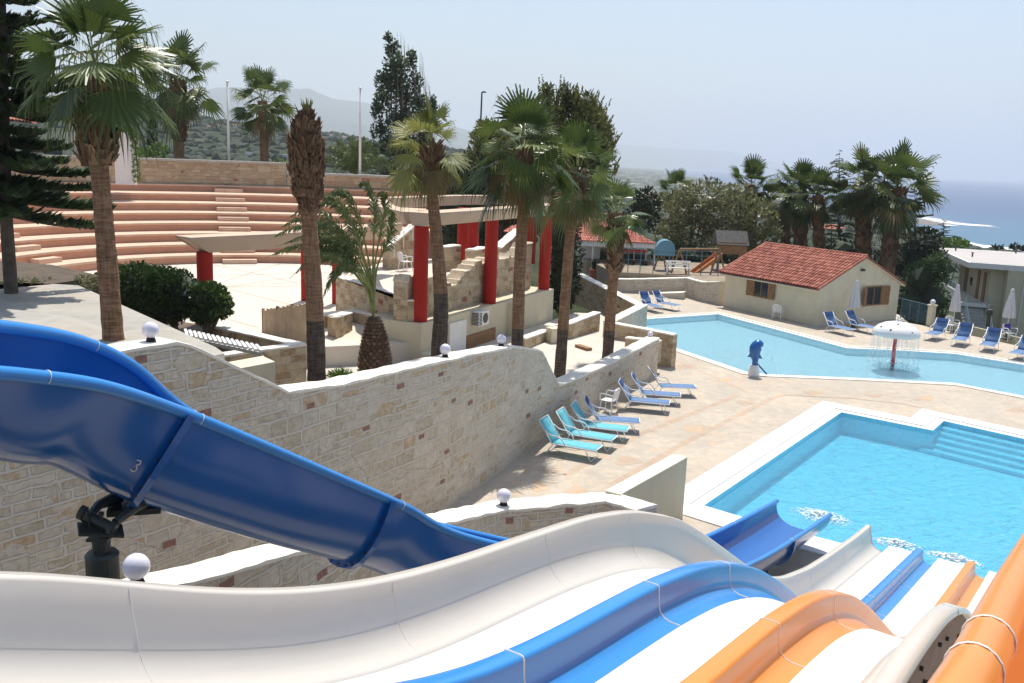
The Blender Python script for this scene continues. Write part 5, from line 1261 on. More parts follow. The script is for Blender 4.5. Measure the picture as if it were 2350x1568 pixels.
# ============================================================ generic open flume
def flume(t, stations, depth, mat, nsub=8, dend=None, rimr=.045, flanges=(), shell=.0, joints=(), under=False):
    """stations: (near_rim, far_rim)"""
    Ns = crom([s[0] for s in stations], nsub); Fs = crom([s[1] for s in stations], nsub); n = len(Ns); K = 16; rows = []; rowso = []; dirs = []
    dp0 = depth
    for i in range(n):
        depth = dp0 if dend is None else dp0+(dend-dp0)*max(0, (i/(n-1)-.35)/.65)
        a, b = max(i-1, 0), min(i+1, n-1); d = ((Ns[b]+Fs[b])-(Ns[a]+Fs[a])).normalized(); dirs.append(d)
        c = (Fs[i]-Ns[i]); M0 = (Ns[i]+Fs[i])/2; dn = d.cross(c).normalized(); dn = -dn if dn.z > 0 else dn
        row = []; ro = []
        for k in range(K+1):
            a_ = PI*k/K; cx = math.copysign(abs(math.cos(a_))**.8, math.cos(a_)); sy = abs(math.sin(a_))**.8
            row.append(M0 - c/2*cx + dn*(depth*sy)); ro.append(M0-(c/2+c.normalized()*.02)*cx + dn*((depth+.02)*sy))
        rows.append(row); rowso.append(ro)
    m = MB(); m.strip(rows); m.strip(rowso, flip=True)
    for e_ in (0, -1): m.strip([rows[e_], rowso[e_]])
    body = m.build('trough', M[mat], t, smooth=True)
    for L in (Ns, Fs): m = MB(); m.tube([p+Vector((0, 0, .0)) for p in L], rimr, 12); m.build('rim', M[mat if mat != 'slide_blue' else 'slide_lblue'], t, smooth=True)  # blue flume rim in a brighter blue: its sunlit look painted into the colour
    for fi in flanges:
        i = int(round(fi*nsub)); depth = dp0 if dend is None else dp0+(dend-dp0)*max(0, (i/(n-1)-.35)/.65); m = MB(); d = dirs[i]; ring = []
        for off, ex in ((-.035, .02), (-.035, .085), (.035, .085), (.035, .02)):
            rr_ = []; c = (Fs[i]-Ns[i]); M0 = (Ns[i]+Fs[i])/2; dn = d.cross(c).normalized(); dn = -dn if dn.z > 0 else dn
            for k in range(K+1):
                a_ = PI*k/K; cx = math.copysign(abs(math.cos(a_))**.8, math.cos(a_)); sy = abs(math.sin(a_))**.8
                rr_.append(M0 - (c/2+c.normalized()*ex)*cx + dn*((depth+ex)*sy) + d*off)
            ring.append(rr_)
        m.strip(ring)
        for k in range(1, K):
            q = ring[1][k].lerp(ring[0][k], .45); m.tube([q-d*.012, q+d*.0], .016, 6, 1)
        m.build('flange', [M[mat], M['steel']], t, smooth=False)
    for L, fj in [(Ns, j) for j in joints]+[(Fs, j) for j in joints]:
        i = int(round(fj*nsub)); i = min(i, n-2); p = L[i]; d = (L[i+1]-L[i]).normalized(); m = MB(); x = d.cross(Vector((0, 0, 1))).normalized(); y = x.cross(d); k = 14
        m.tube([p + x*(rimr+.001)*math.cos(PI*(j/k*1.5-.25)) + y*(rimr+.001)*math.sin(PI*(j/k*1.5-.25)) for j in range(k+1)], .004, 4); m.build('joint', M['joint'], t)
    return Ns, Fs, dirs, rows
W = 1.15
def pr_(dx, dy, dz=0, w=W): v = Vector((dx, dy, 0)).normalized()*w; v.z = dz; return v
bf = thing('blue_flume', 'large dark blue open body slide sweeping down from the left past the stone wall', 'water slide', at(235, 1150, 6.8), world=True)
N0 = [at(-420, 835, 4.6), at(-150, 848, 5.3), at(60, 862, 5.9), at(240, 888, 6.4), at(400, 940, 7.0), at(560, 1005, 7.5), at(740, 1082, 8.2), at(920, 1160, 9.1), at(1110, 1245, 10.2)]
F0 = [N0[0]+pr_(-.1, 1, .02), N0[1]+pr_(-.1, 1, .03), N0[2]+pr_(-.15, 1, 0), N0[3]+pr_(-.25, 1, -.10), N0[4]+pr_(-.35, .93, -.25), N0[5]+pr_(-.45, .9, -.30), N0[6]+pr_(-.55, .83, -.30), N0[7]+pr_(-.6, .8, -.25), N0[8]+pr_(-.65, .76, -.15)]
zE = .78; nE = gz(1905, 1182, zE); fE = gz(1783, 1150, zE)
wE = (fE-nE); 
nX = nE-SD*2.4+Vector((0, 0, .28)); fX = fE-SD*2.4+Vector((0, 0, .28)); nY = nE-SD*4.9+Vector((0, 0, .66)); fY = fE-SD*4.9+Vector((0, 0, .66)); nZ = nE-SD*7.6+Vector((0, 0, 1.35)); fZ = fE-SD*7.6+Vector((0, 0, 1.3))

st_ = list(zip(N0, F0))+[(nZ, fZ), (nY, fY), (nX, fX), (nE, fE)]
Ns, Fs, dirs, rows = flume(bf, st_, .84, 'slide_blue', 8, .47, .05, flanges=(4.25, 6.9, 8.6, 10.9), joints=(2.2, 4.4, 6.95, 10.9))
# painted number 3 by the flange
i = int(4.05*8); p = rows[i][3]+ (rows[i][3]-(rows[i][12])).normalized()*.03; d = dirs[i]; upv = (rows[i][1]-rows[i][5]).normalized(); m = MB(); outw = d.cross(upv).normalized()
if outw.dot(CAM-p) < 0: outw = -outw
g3 = [(-.025, .05), (.01, .055), (.022, .03), (.0, .004), (.026, -.025), (.008, -.055), (-.028, -.045)]
m.tube(crom([p+d*a+upv*b+outw*.004 for a, b in g3], 4), .005, 5); m.build('number_marking', M['joint'], bf)
# flume post with clamp head
pp_ = at(235, 1290, 6.9); ht = at(235, 1262, 6.9).z-.06
po = thing('flume_post', 'dark grey round steel post with plate and pipe clamp carrying the blue flume', 'post', (pp_.x, pp_.y, 0))
m = MB(); m.tube([(0, 0, -.2), (0, 0, ht)], .128, 24); m.lathe([(.128, ht-.02), (.132, ht+.02), (.11, ht+.045), (.02, ht+.05)], n=24); m.build('post', M['steel'], po, smooth=False)
m = MB(); m.tube([(0, 0, ht), (0, 0, ht+.16)], .07, 16); m.box((0, 0, ht+.17), (.17, .17, .02)); m.build('neck', M['steel'], po)
m = MB(); R_ = Matrix.Rotation(.25, 3, 'Y') @ Matrix.Rotation(.5, 3, 'Z'); m.box((0, 0, ht+.23), (.34, .2, .025), mat=R_); m.build('head_plate', M['steel'], po, bevel=.004)
m = MB(); m.tube([(-.15, .02, ht+.36), (.13, -.03, ht+.25)], .045, 14); m.tube([(-.17, .02, ht+.37), (-.13, .02, ht+.355)], .06, 14); m.tube([(.09, -.025, ht+.27), (.12, -.03, ht+.255)], .058, 14)
for x in (-.07, .03): m.tube([(x, -.04, ht+.2), (x, -.04, ht+.4)], .012, 6); m.tube([(x, -.04, ht+.37), (x, -.04, ht+.4)], .022, 6)
m.build('pipe_clamp', M['steel'], po)
fb = rows[int(4.25*8)][8]; m = MB()
for s in (-1, 1):
    a = Vector((.02*s+ -.1 if s < 0 else .12, 0, ht+.30)); b = Vector((fb.x-pp_.x+s*.14, fb.y-pp_.y, fb.z+.02)); m.tube([a, (a+b)/2+Vector((0.03*s, 0, .03)), b], [.035, .04, .06], 10)
m.box((fb.x-pp_.x, fb.y-pp_.y, fb.z-.06), (.42, .3, .05), .3); m.build('cradle', M['steel'], po, smooth=False)
# supports of the lower part and the orange flume on the right
m = MB()
t = thing('flume_post', 'grey post under the lower end of the blue flume by the pool', 'post', (nX.x, nX.y, 0), world=True)
q = (nX+fX)/2; m.tube([Vector((q.x, q.y, -.05)), Vector((q.x, q.y, q.z-.6))], .1, 12); m.build('post', M['steel'], t)
of = thing('orange_flume', 'orange open body slide passing close by at the right edge of the picture', 'water slide', dep(2300, 1500, 3), world=True)
O = [dep(2080, 1790, 1.9), dep(2150, 1680, 2.2), dep(2222, 1562, 2.55), dep(2268, 1470, 2.95), dep(2325, 1350, 3.7), dep(2400, 1215, 4.9), dep(2500, 1050, 7.0), dep(2570, 980, 9.5)]
oth = []
for k, p_ in enumerate(O):
    a = O[max(k-1, 0)]; b = O[min(k+1, len(O)-1)]; d = (b-a); d.z = 0; d.normalize(); oth.append(p_+Vector((d.y, -d.x, 0))*1.1)
flume(of, list(zip(O, oth)), .6, 'slide_orange', 8, None, .078, joints=(2.25, 2.95), flanges=(2.6,))
# splashes at the lane ends
for px, py, rx, ry, n, lab, s in ((1885, 1185, .75, .45, 150, 'white splash in the pool at the end of the blue flume', 11), (2060, 1250, .55, .3, 90, 'white splash at the foot of the first white lane', 12), (2190, 1285, .6, .35, 110, 'white splash at the foot of the middle lane beside the orange divider', 13), (2330, 1330, .5, .3, 70, 'white splash beside the orange flume at the right', 14)):
    froth('splash', gz(px, py, -.12), rx, ry, int(n*3.2), lab, s, s=.024, rz=-.6)
# ============================================================ vegetation
M['palm_y'] = leafm('yellowing fan leaf', [(0.0, (.09, .11, .03)), (.5, (.19, .21, .05)), (1, (.34, .32, .10))], .3, .5)
def fan_leaf(m, base, d, size, droop, nb=20, mi=0, spread=2.1, fold=.18, pet=.0, pmi=1):
    d = d.normalized(); s = d.cross(Vector((0, 0, 1)))
    if s.length < .05: s = Vector((1, 0, 0))
    s.normalize(); s = (s + Vector((0, 0, random.uniform(-.9, .9)))).normalized(); u = s.cross(d).normalized()
    if pet > 0:
        h = base + d*pet; w = s*.018*size
        m.face([m.vert(base-w*1.5), m.vert(base+w*1.5), m.vert(h+w), m.vert(h-w)], pmi)
        d = (d+Vector((0, 0, -droop*.5))).normalized(); u = s.cross(d).normalized(); s = d.cross(u).normalized()
    else: h = base
    hub = m.vert(h); prev = None
    for j in range(nb+1):
        a = -spread+2*spread*j/nb; rl = size*(.52+.10*math.cos(a)); f = fold*abs(math.sin(a))
        v = h + (d*math.cos(a)+s*math.sin(a))*rl*.95 - u*0 + Vector((0, 0, -droop*.22*size)) + u*(f*size*.3) + u*(.02*size*(j % 2))
        cur = m.vert(v)
        if prev is not None:
            am = a-spread/nb; L = size*(.86+.22*math.cos(am))*random.uniform(.88, 1.08); q = droop*random.uniform(.6, 1.5)
            t1 = h + (d*math.cos(am)+s*math.sin(am))*L + u*(f*size*.25)+Vector((0, 0, -q*size*.4))
            mf = .5+random.uniform(-.06, .06); pa, pb = m.v[prev], m.v[cur]; T1 = Vector(t1); ml = Vector(pa).lerp(Vector(pb), .5).lerp(T1, .75); wv = (Vector(pb)-Vector(pa))*.22
            i1 = m.vert(ml-wv); i2 = m.vert(ml+wv); t2 = T1+Vector((random.uniform(-.04, .04)*size, random.uniform(-.04, .04)*size, -size*(.10+.42*q)*random.uniform(.5, 1.3)))
            m.face((hub, prev, cur), mi); m.face((prev, i1, i2, cur), mi); m.face((i1, m.vert(t2), i2), mi)
        prev = cur
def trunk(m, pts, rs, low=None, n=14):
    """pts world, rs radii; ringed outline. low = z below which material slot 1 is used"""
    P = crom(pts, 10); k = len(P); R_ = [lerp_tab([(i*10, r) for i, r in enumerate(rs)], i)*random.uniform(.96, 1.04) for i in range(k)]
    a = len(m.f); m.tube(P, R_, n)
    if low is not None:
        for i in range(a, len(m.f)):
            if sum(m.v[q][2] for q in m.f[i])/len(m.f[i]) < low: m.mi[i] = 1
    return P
def boots(m, path, r0, r1, n, size, out=.6):
    """old leaf bases round the upper trunk"""
    k = len(path)-1
    for i in range(n):
        t = random.random(); a = random.uniform(0, 2*PI); j = t*k; b = int(min(j, k-1)); p = path[b].lerp(path[b+1], j-b); r = r0+(r1-r0)*t
        o = Vector((math.cos(a), math.sin(a), 0)); tz = Vector((-o.y, o.x, 0)); w = size*random.uniform(.28, .5); L = size*random.uniform(.7, 1.5)
        q = p+o*r*.75; tip = q+o*L*out*random.uniform(.5, 1.2)+Vector((0, 0, L*random.uniform(.5, 1.0)))
        A = [m.vert(q-tz*w), m.vert(q+tz*w), m.vert(tip+tz*w*.35), m.vert(tip-tz*w*.35)]; m.face(A)
        c = m.vert(q+o*w*1.0); m.face((A[0], c, A[3])); m.face((c, A[1], A[2]))
def palm(pxpath, Y, widths, R, label, nleaf=34, base_z=None, skirt=None, low=None, dry=6, cy=None, droop=.35, seed=0, group=None, nb=20, up=.95, mat='palm', tilt=(0, 0), petk=.58, minel=-55):
    random.seed(seed)
    pts = [at(x, y, Y) for x, y in pxpath]; sc_ = Y/FPX
    if base_z is not None: pts = [Vector((pts[0].x+(pts[0].x-pts[1].x)*(pts[0].z-base_z)/max(.3, pts[0].z-pts[1].z)*-1 if False else pts[0].x, Y, base_z))]+pts; widths = [widths[0]*1.08]+widths
    t = thing('fan_palm', label, 'palm tree', pts[0], world=True)
    if group: t['group'] = group
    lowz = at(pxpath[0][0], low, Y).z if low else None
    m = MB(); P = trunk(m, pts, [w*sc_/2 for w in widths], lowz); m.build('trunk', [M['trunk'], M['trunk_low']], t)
    top = pts[-1]
    if skirt:
        y0, y1, w = skirt; z0 = at(pxpath[-1][0], y0, Y).z; z1 = at(pxpath[-1][0], y1, Y).z; seg = [p for p in P if z0 <= p.z <= z1+.01] or P[-2:]
        if len(seg) < 2: seg = P[-2:]
        m = MB(); hgt = abs(z1-z0); boots(m, seg, w*sc_*.38, w*sc_*.42, int(60+90*hgt), w*sc_*.42); m.build('leaf_bases', M['thatch'], t)
    Rm = R*sc_; m = MB(); ga = PI*(3-math.sqrt(5)); c0 = top
    for i in range(nleaf):
        k = (i+.5)/nleaf; el = math.radians(85-(85-minel)*k**up+random.uniform(-15, 15)); az = ga*i+random.uniform(-.5, .5)
        d = Vector((math.cos(az)*math.cos(el)+tilt[0], math.sin(az)*math.cos(el)+tilt[1], math.sin(el))).normalized()
        L = Rm*random.uniform(.68, 1.15); pet = L*petk*random.uniform(.8, 1.1); sz = (L-pet)*1.05
        fan_leaf(m, c0+Vector((0, 0, -.1*Rm*k)), d, sz, droop*(.5+k*1.1), nb, 0, spread=random.uniform(1.25, 1.9), pet=pet)
    m.build('crown', [M[mat], M['petiole']], t)
    if dry:
        m = MB()
        for i in range(dry):
            az = random.uniform(0, 2*PI); el = math.radians(random.uniform(-80, -35)); d = Vector((math.cos(az)*math.cos(el), math.sin(az)*math.cos(el), math.sin(el)))
            L = Rm*random.uniform(.6, .9); fan_leaf(m, c0-Vector((0, 0, .15*Rm)), d, L*.55, .5, nb, 0, spread=1.5, pet=L*.45)
        m.build('dry_leaves', [M['palm_dry'], M['petiole']], t)
    return t
palm([(262, 800), (246, 600), (233, 440), (225, 340), (217, 145)], 15.9, [50, 45, 40, 42, 30], 188, 'big fan palm at the left, its trunk foot behind the highest white globe lamp', 31, 4.6, (385, 215, 84), None, 2, seed=21, nb=28, droop=.6, petk=.52, minel=-32)
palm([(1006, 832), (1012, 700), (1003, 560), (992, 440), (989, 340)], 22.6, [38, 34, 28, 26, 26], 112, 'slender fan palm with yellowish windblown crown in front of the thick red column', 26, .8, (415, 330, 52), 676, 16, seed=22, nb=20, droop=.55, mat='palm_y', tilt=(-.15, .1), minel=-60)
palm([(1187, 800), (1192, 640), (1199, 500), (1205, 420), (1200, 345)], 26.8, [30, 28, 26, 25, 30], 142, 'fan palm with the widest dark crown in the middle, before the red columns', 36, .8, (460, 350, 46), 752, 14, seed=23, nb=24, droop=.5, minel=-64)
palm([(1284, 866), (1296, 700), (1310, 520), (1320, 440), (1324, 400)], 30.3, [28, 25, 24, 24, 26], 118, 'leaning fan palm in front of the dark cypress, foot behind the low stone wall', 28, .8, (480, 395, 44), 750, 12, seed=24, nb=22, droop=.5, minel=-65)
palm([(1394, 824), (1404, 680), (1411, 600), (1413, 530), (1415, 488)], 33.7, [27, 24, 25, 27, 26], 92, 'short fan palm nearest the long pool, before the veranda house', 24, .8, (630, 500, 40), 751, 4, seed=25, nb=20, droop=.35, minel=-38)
gpf = 'fan palms beyond the amphitheatre wall'
palm([(411, 385), (410, 300), (408, 220), (406, 180)], 72, [22, 24, 27, 30], 104, 'fan palm with drooping crown beyond the wall, left of the flagpoles', 34, 4, (330, 190, 34), None, 6, seed=26, nb=18, droop=.5, group=gpf, minel=-70)
palm([(608, 400), (606, 330), (604, 260), (602, 232)], 72, [18, 19, 20, 22], 84, 'neat round crowned fan palm beyond the wall between the two flagpoles', 36, 4, None, None, 3, seed=27, nb=18, droop=.3, group=gpf, minel=-50)
gpr = 'row of fan palms behind the pool hut'
for i, (x, yc, yb, w, R, Y, lab) in enumerate(((2058, 432, 640, 34, 104, 66, 'tallest thick trunked fan palm at the right end of the row behind the pool hut'),
    (1985, 418, 640, 32, 84, 68, 'thick trunked fan palm second from the right in the row behind the pool hut'),
    (1878, 448, 620, 24, 66, 70, 'slim fan palm right of the stout shaggy one behind the hut roof ridge'),
    (1836, 440, 620, 30, 72, 72, 'stout shaggy fan palm in the middle of the row behind the hut roof'),
    (1802, 462, 610, 20, 58, 76, 'dark slim fan palm just left of the stout shaggy one behind the hut roof'),
    (1724, 424, 600, 22, 64, 74, 'fan palm rising above the dusty olive shrubs behind the left end of the hut roof'),
    (1549, 436, 600, 16, 48, 80, 'small fan palm above the veranda house roof, leftmost of the row'))):
    dx = -14 if i == 0 else (-4 if i == 1 else 0)
    palm([(x+dx*1.6, yb), (x+dx, (yb+yc)/2), (x, yc+18), (x, yc)], Y, [w*.9, w, w*1.0, w*.8], R*1.02, lab, 44, -6, (yb-20, yc+12, w*1.05), None, 8, seed=30+i, nb=16, droop=.22, group=gpr, minel=-62, up=.85)
# dying palm without fronds
t = thing('bare_palm', 'dying palm without fronds, shaggy brown bottle shaped head, in front of the amphitheatre', 'palm tree', at(725, 890, 18.6), world=True)
pts = [Vector((at(727, 900, 18.6).x, 18.6, .8))]+[at(x, y, 18.6) for x, y in ((727, 890), (722, 700), (712, 540), (707, 450), (703, 350), (702, 290), (703, 240))]
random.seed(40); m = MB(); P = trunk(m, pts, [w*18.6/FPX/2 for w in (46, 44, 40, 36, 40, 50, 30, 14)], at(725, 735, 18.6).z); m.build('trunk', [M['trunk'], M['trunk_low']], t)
m = MB(); n_ = len(P); i0 = int(n_*.55)
for a_, b_, r_, cnt in ((.50, .60, 26, 90), (.56, .70, 40, 260), (.62, .78, 47, 330), (.74, .88, 34, 240), (.86, .94, 16, 80)):
    boots(m, P[int(n_*a_):int(n_*b_)], r_*18.6/FPX*.9, r_*18.6/FPX*.9, cnt, .16, .5)
m.build('leaf_bases', M['thatch'], t)
m = MB()
for _ in range(26):
    a = random.uniform(0, 2*PI); q = P[-1]+Vector((.05*math.cos(a), .05*math.sin(a), -.35)); m.tube([q, q+Vector((.03*math.cos(a), .03*math.sin(a), .3)), q+Vector((.08*math.cos(a), .08*math.sin(a), random.uniform(.35, .5)))], [.02, .014, .004], 4)
m.build('spear_leaf', M['petiole'], t)
# feather palm
def frond(m, pts, L, n, mi=0, smi=1, w=.03, hang=.5, s0=.12, al=.75):
    P = crom(pts, 8); k = len(P)-1; m.tube(P, [w*(1-.85*i/k) for i in range(k+1)], 5, smi)
    for i in range(n):
        s = s0+(1-s0)*i/n; j = s*k; b = int(min(j, k-1)); p = P[b].lerp(P[b+1], j-b); d = (P[b+1]-P[b]).normalized(); sd_ = d.cross(Vector((0, 0, 1)))
        if sd_.length < .1: sd_ = Vector((1, 0, 0))
        sd_.normalize(); l = L*math.sin(PI*min(1, .15+s*.9))**.6*(1.1-.5*s)*random.uniform(.85, 1.1)
        for sg in (-1, 1):
            nn_ = d.cross(sd_); ph = random.uniform(.45, 1.35) if random.random() < .7 else random.uniform(-.3, .4); v = (nn_*(sg*.85*math.sin(ph))+sd_*(random.choice((-1, 1))*.85*math.cos(ph))+d*al).normalized(); q = p+v*l*.6; tp = p+v*l+Vector((0, 0, -hang*l)); ww = d*L*.05
            m.face((m.vert(p-ww), m.vert(p+ww), m.vert(q+ww), m.vert(q-ww)), mi); m.face((m.vert(q-ww), m.vert(q+ww), m.vert(tp)), mi)
Yd = 24.5
t = thing('feather_palm', 'grey green feather palm with pineapple shaped trunk and fronds swept left, before the stage wall', 'palm tree', at(860, 860, Yd), world=True)
random.seed(50); pts = [Vector((at(862, 860, Yd).x, Yd, .8))]+[at(x, y, Yd) for x, y in ((862, 870), (862, 830), (860, 780), (860, 745), (858, 725))]
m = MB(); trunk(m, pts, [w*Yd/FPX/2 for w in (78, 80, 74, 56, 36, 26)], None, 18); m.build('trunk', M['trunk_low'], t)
m = MB()
for k in range(20):
    for j in range(15):
        f = k/19; z = at(862, 880-f*140, Yd).z; r = lerp_tab([(0, 39), (.4, 37), (.75, 27), (1, 15)], f)*Yd/FPX; a = 2*PI*(j+.5*(k % 2))/15; o = Vector((math.cos(a), math.sin(a), 0)); c = at(862-f*3, 800, Yd); q = Vector((c.x, Yd, z))+o*r*.98; tz = Vector((-o.y, o.x, 0))*.075; upp = Vector((0, 0, .06))
        A = [m.vert(q-tz), m.vert(q-upp+o*.01), m.vert(q+tz), m.vert(q+upp+o*.06)]; B = m.vert(q+o*.055+upp*.3)
        for x in range(4): m.face((A[x], A[(x+1) % 4], B))
m.build('leaf_bases', M['thatch'], t)
m = MB(); base = at(857, 728, Yd)
fr = [[(838, 660), (770, 590), (690, 565), (605, 592)], [(838, 650), (765, 555), (690, 520), (612, 552)], [(840, 640), (775, 520), (715, 480), (650, 505)], [(845, 640), (800, 560), (740, 560), (690, 645)],
      [(848, 650), (805, 610), (765, 630), (735, 700)], [(842, 620), (795, 490), (745, 450), (690, 480)], [(848, 610), (815, 480), (778, 440), (735, 470)], 
      [(856, 600), (858, 480), (842, 425), (820, 428)], [(860, 610), (880, 500), (882, 450), (862, 448)], [(864, 620), (892, 550), (900, 500), (893, 480)], [(850, 630), (790, 540), (735, 515), (680, 550)], [(838, 655), (780, 570), (720, 540), (632, 566)], [(838, 650), (772, 538), (700, 500), (630, 530)], [(840, 660), (785, 600), (725, 590), (664, 640)], [(846, 630), (805, 510), (760, 465), (715, 480)], [(840, 650), (788, 575), (740, 585), (705, 660)]]
for k, c in enumerate(fr):
    yo = random.uniform(-.7, .7); P = [base]+[at(x, y, Yd+yo*(i+1)/4) for i, (x, y) in enumerate(c)]; frond(m, P, .42, 100, hang=.45, w=.036, s0=.36, al=1.2)
m.build('crown', [M['date'], M['petiole']], t)
for (x, y, Y, s, lab) in ((812, 400, 73, 3.6, 'dark feather palm with arching fronds behind the lower curved wall, by the right flagpole'),):
    t = thing('feather_palm', lab, 'palm tree', at(x, y, Y), world=True); b = at(x, y, Y); m = MB(); random.seed(51)
    m.tube([b-Vector((0, 0, 3)), b], [.35, .3], 10); m.build('trunk', M['trunk_low'], t); m = MB()
    for k in range(34):
        a = 2.4*k; el = random.uniform(.35, 1.4); d = Vector((math.cos(a)*math.cos(el), math.sin(a)*math.cos(el), math.sin(el))); frond(m, [b, b+d*s*.45, b+d*s*.8+Vector((0, 0, -.1*s)), b+d*s*1.0+Vector((0, 0, -.55*s*math.cos(el)))], .7, 30, w=.05, hang=.5)
    m.build('crown', [M['date'], M['petiole']], t)
g = (1+5**.5)/2
IV = [Vector(v).normalized() for v in ((-1, g, 0), (1, g, 0), (-1, -g, 0), (1, -g, 0), (0, -1, g), (0, 1, g), (0, -1, -g), (0, 1, -g), (g, 0, -1), (g, 0, 1), (-g, 0, -1), (-g, 0, 1))]
IF = [(0, 11, 5), (0, 5, 1), (0, 1, 7), (0, 7, 10), (0, 10, 11), (1, 5, 9), (5, 11, 4), (11, 10, 2), (10, 7, 6), (7, 1, 8), (3, 9, 4), (3, 4, 2), (3, 2, 6), (3, 6, 8), (3, 8, 9), (4, 9, 5), (2, 4, 11), (6, 2, 10), (8, 6, 7), (9, 8, 1)]
def blob(m, c, r, h):
    ids = [m.vert(c+Vector((v.x*r, v.y*r, v.z*h))*random.uniform(.7, 1.3)) for v in IV]
    for f in IF: m.face([ids[i] for i in f])
# leaf clumps
def clump(m, c, r, n, leaf, asp=.55, shell=.35, flat=0.0, mi=0):
    c = Vector(c); r = Vector(r) if not isinstance(r, (int, float)) else Vector((r, r, r))
    for _ in range(n):
        v = Vector((random.gauss(0, 1), random.gauss(0, 1), random.gauss(0, 1))).normalized(); k = 1-shell*random.random()**1.5
        k *= 1+.16*noise.noise(v*2.3+c)
        p = c+Vector((v.x*r.x, v.y*r.y, v.z*r.z))*k
        d = (v+Vector((random.uniform(-.9, .9), random.uniform(-.9, .9), random.uniform(-.5, 1.0)))).normalized()
        s = d.cross(Vector((random.uniform(-1, 1), random.uniform(-1, 1), random.uniform(-1, 1)))).normalized(); l = leaf*random.uniform(.6, 1.35); w = l*asp/2
        m.face((m.vert(p-d*l*.5), m.vert(p+s*w), m.vert(p+d*l*.5), m.vert(p-s*w)), mi)
def pxc(x, y, Y): return at(x, y, Y)
def shrub(name, label, cat, lobes, Y, mat, leaf, dens, trunkx=None, group=None, asp=.55, zb=None, bark='bark', shell=.4, dY=.8, seed=0, tw=.12, DK=2.6, core=0):
    """lobes: (px, py, rx_px, ry_px[, dY])"""
    random.seed(seed or int(lobes[0][0])); s = Y/FPX; b = at(lobes[0][0], lobes[0][1]+lobes[0][3], Y)
    t = thing(name, label, cat, b, world=True)
    if group: t['group'] = group
    m = MB()
    for L in lobes:
        x, y, rx, ry = L[:4]; yo = L[4] if len(L) > 4 else random.uniform(-dY, dY); Yl = Y+yo; sl_ = Yl/FPX
        area = rx*ry*sl_*sl_; clump(m, at(x, y, Yl), (rx*sl_, max(rx, ry)*sl_*.85, ry*sl_), int(dens*DK*area), leaf, asp, shell)
    m.build('crown', M[mat], t)
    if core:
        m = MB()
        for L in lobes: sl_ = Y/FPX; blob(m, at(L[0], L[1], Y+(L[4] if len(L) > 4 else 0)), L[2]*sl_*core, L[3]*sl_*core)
        m.build('dark_core', M['cypress'], t)  # solid dark core added inside the leaves to block see-through
    m = MB(); tx = trunkx or [lobes[0][0]]; z0 = zb if zb is not None else at(tx[0], max(l[1]+l[3] for l in lobes)+10, Y).z
    for x in tx:
        q = at(x, lobes[0][1], Y); m.tube([(q.x, Y, z0), (q.x+random.uniform(-.1, .1), Y, (z0+q.z)/2), q], [tw, tw*.8, tw*.3], 7)
        for L in lobes: e_ = at(L[0], L[1], Y+(L[4] if len(L) > 4 else 0)); mm = Vector((q.x, Y, (z0*.6+q.z*.4))); m.tube([mm, mm.lerp(e_, .5)+Vector((0, 0, -.1)), e_], [tw*.6, tw*.4, tw*.15], 5)
    m.build('trunk', M[bark], t); return t
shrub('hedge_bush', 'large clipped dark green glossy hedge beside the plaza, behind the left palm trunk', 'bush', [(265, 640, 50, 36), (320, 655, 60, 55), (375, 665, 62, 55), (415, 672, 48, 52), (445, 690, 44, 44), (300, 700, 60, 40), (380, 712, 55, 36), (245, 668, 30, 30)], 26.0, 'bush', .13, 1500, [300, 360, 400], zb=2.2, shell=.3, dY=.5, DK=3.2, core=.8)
shrub('round_bush', 'round dark green bush at the right end of the hedge, above the slatted trellis', 'bush', [(482, 688, 46, 44), (510, 705, 26, 28), (470, 722, 34, 26)], 25.6, 'bush', .13, 1500, [478], zb=2.2, shell=.3, dY=.2, DK=3.2, core=.8)
shrub('dry_shrub', 'sparse dry greenish shrubs on the soil bank at the left', 'shrub', [(150, 655, 40, 16), (205, 650, 34, 20), (110, 648, 24, 12), (185, 640, 18, 10), (60, 650, 50, 14), (20, 652, 40, 14)], 22.5, 'olive', .08, 900, [150, 205], zb=4.0, shell=.7, tw=.03)
shrub('grass_tuft', 'small bright green ornamental grass tuft by the foot of the feather palm', 'plant', [(782, 862, 34, 16)], 20.5, 'lime', .16, 5200, [782], asp=.12, zb=.9, shell=.8, tw=.05)
shrub('conifer', 'broad yellow green conifer towering behind the middle palms', 'conifer tree', [(1290, 340, 88, 96), (1240, 300, 56, 74), (1360, 330, 50, 80), (1150, 330, 40, 50), (1115, 310, 30, 40), (1345, 300, 48, 66), (1375, 370, 34, 70), (1220, 380, 50, 60), (1330, 410, 60, 50), (1300, 235, 26, 42), (1255, 225, 16, 34), (1345, 245, 24, 34), (1190, 250, 14, 40), (1385, 330, 22, 40), (1180, 330, 34, 60), (1110, 340, 34, 60), (1080, 400, 50, 50), (1140, 420, 50, 44)], 52, 'conifer', .34, 170, [1290, 1150], asp=.3, zb=1, seed=61, tw=.3, dY=1.5, DK=3, core=.72)
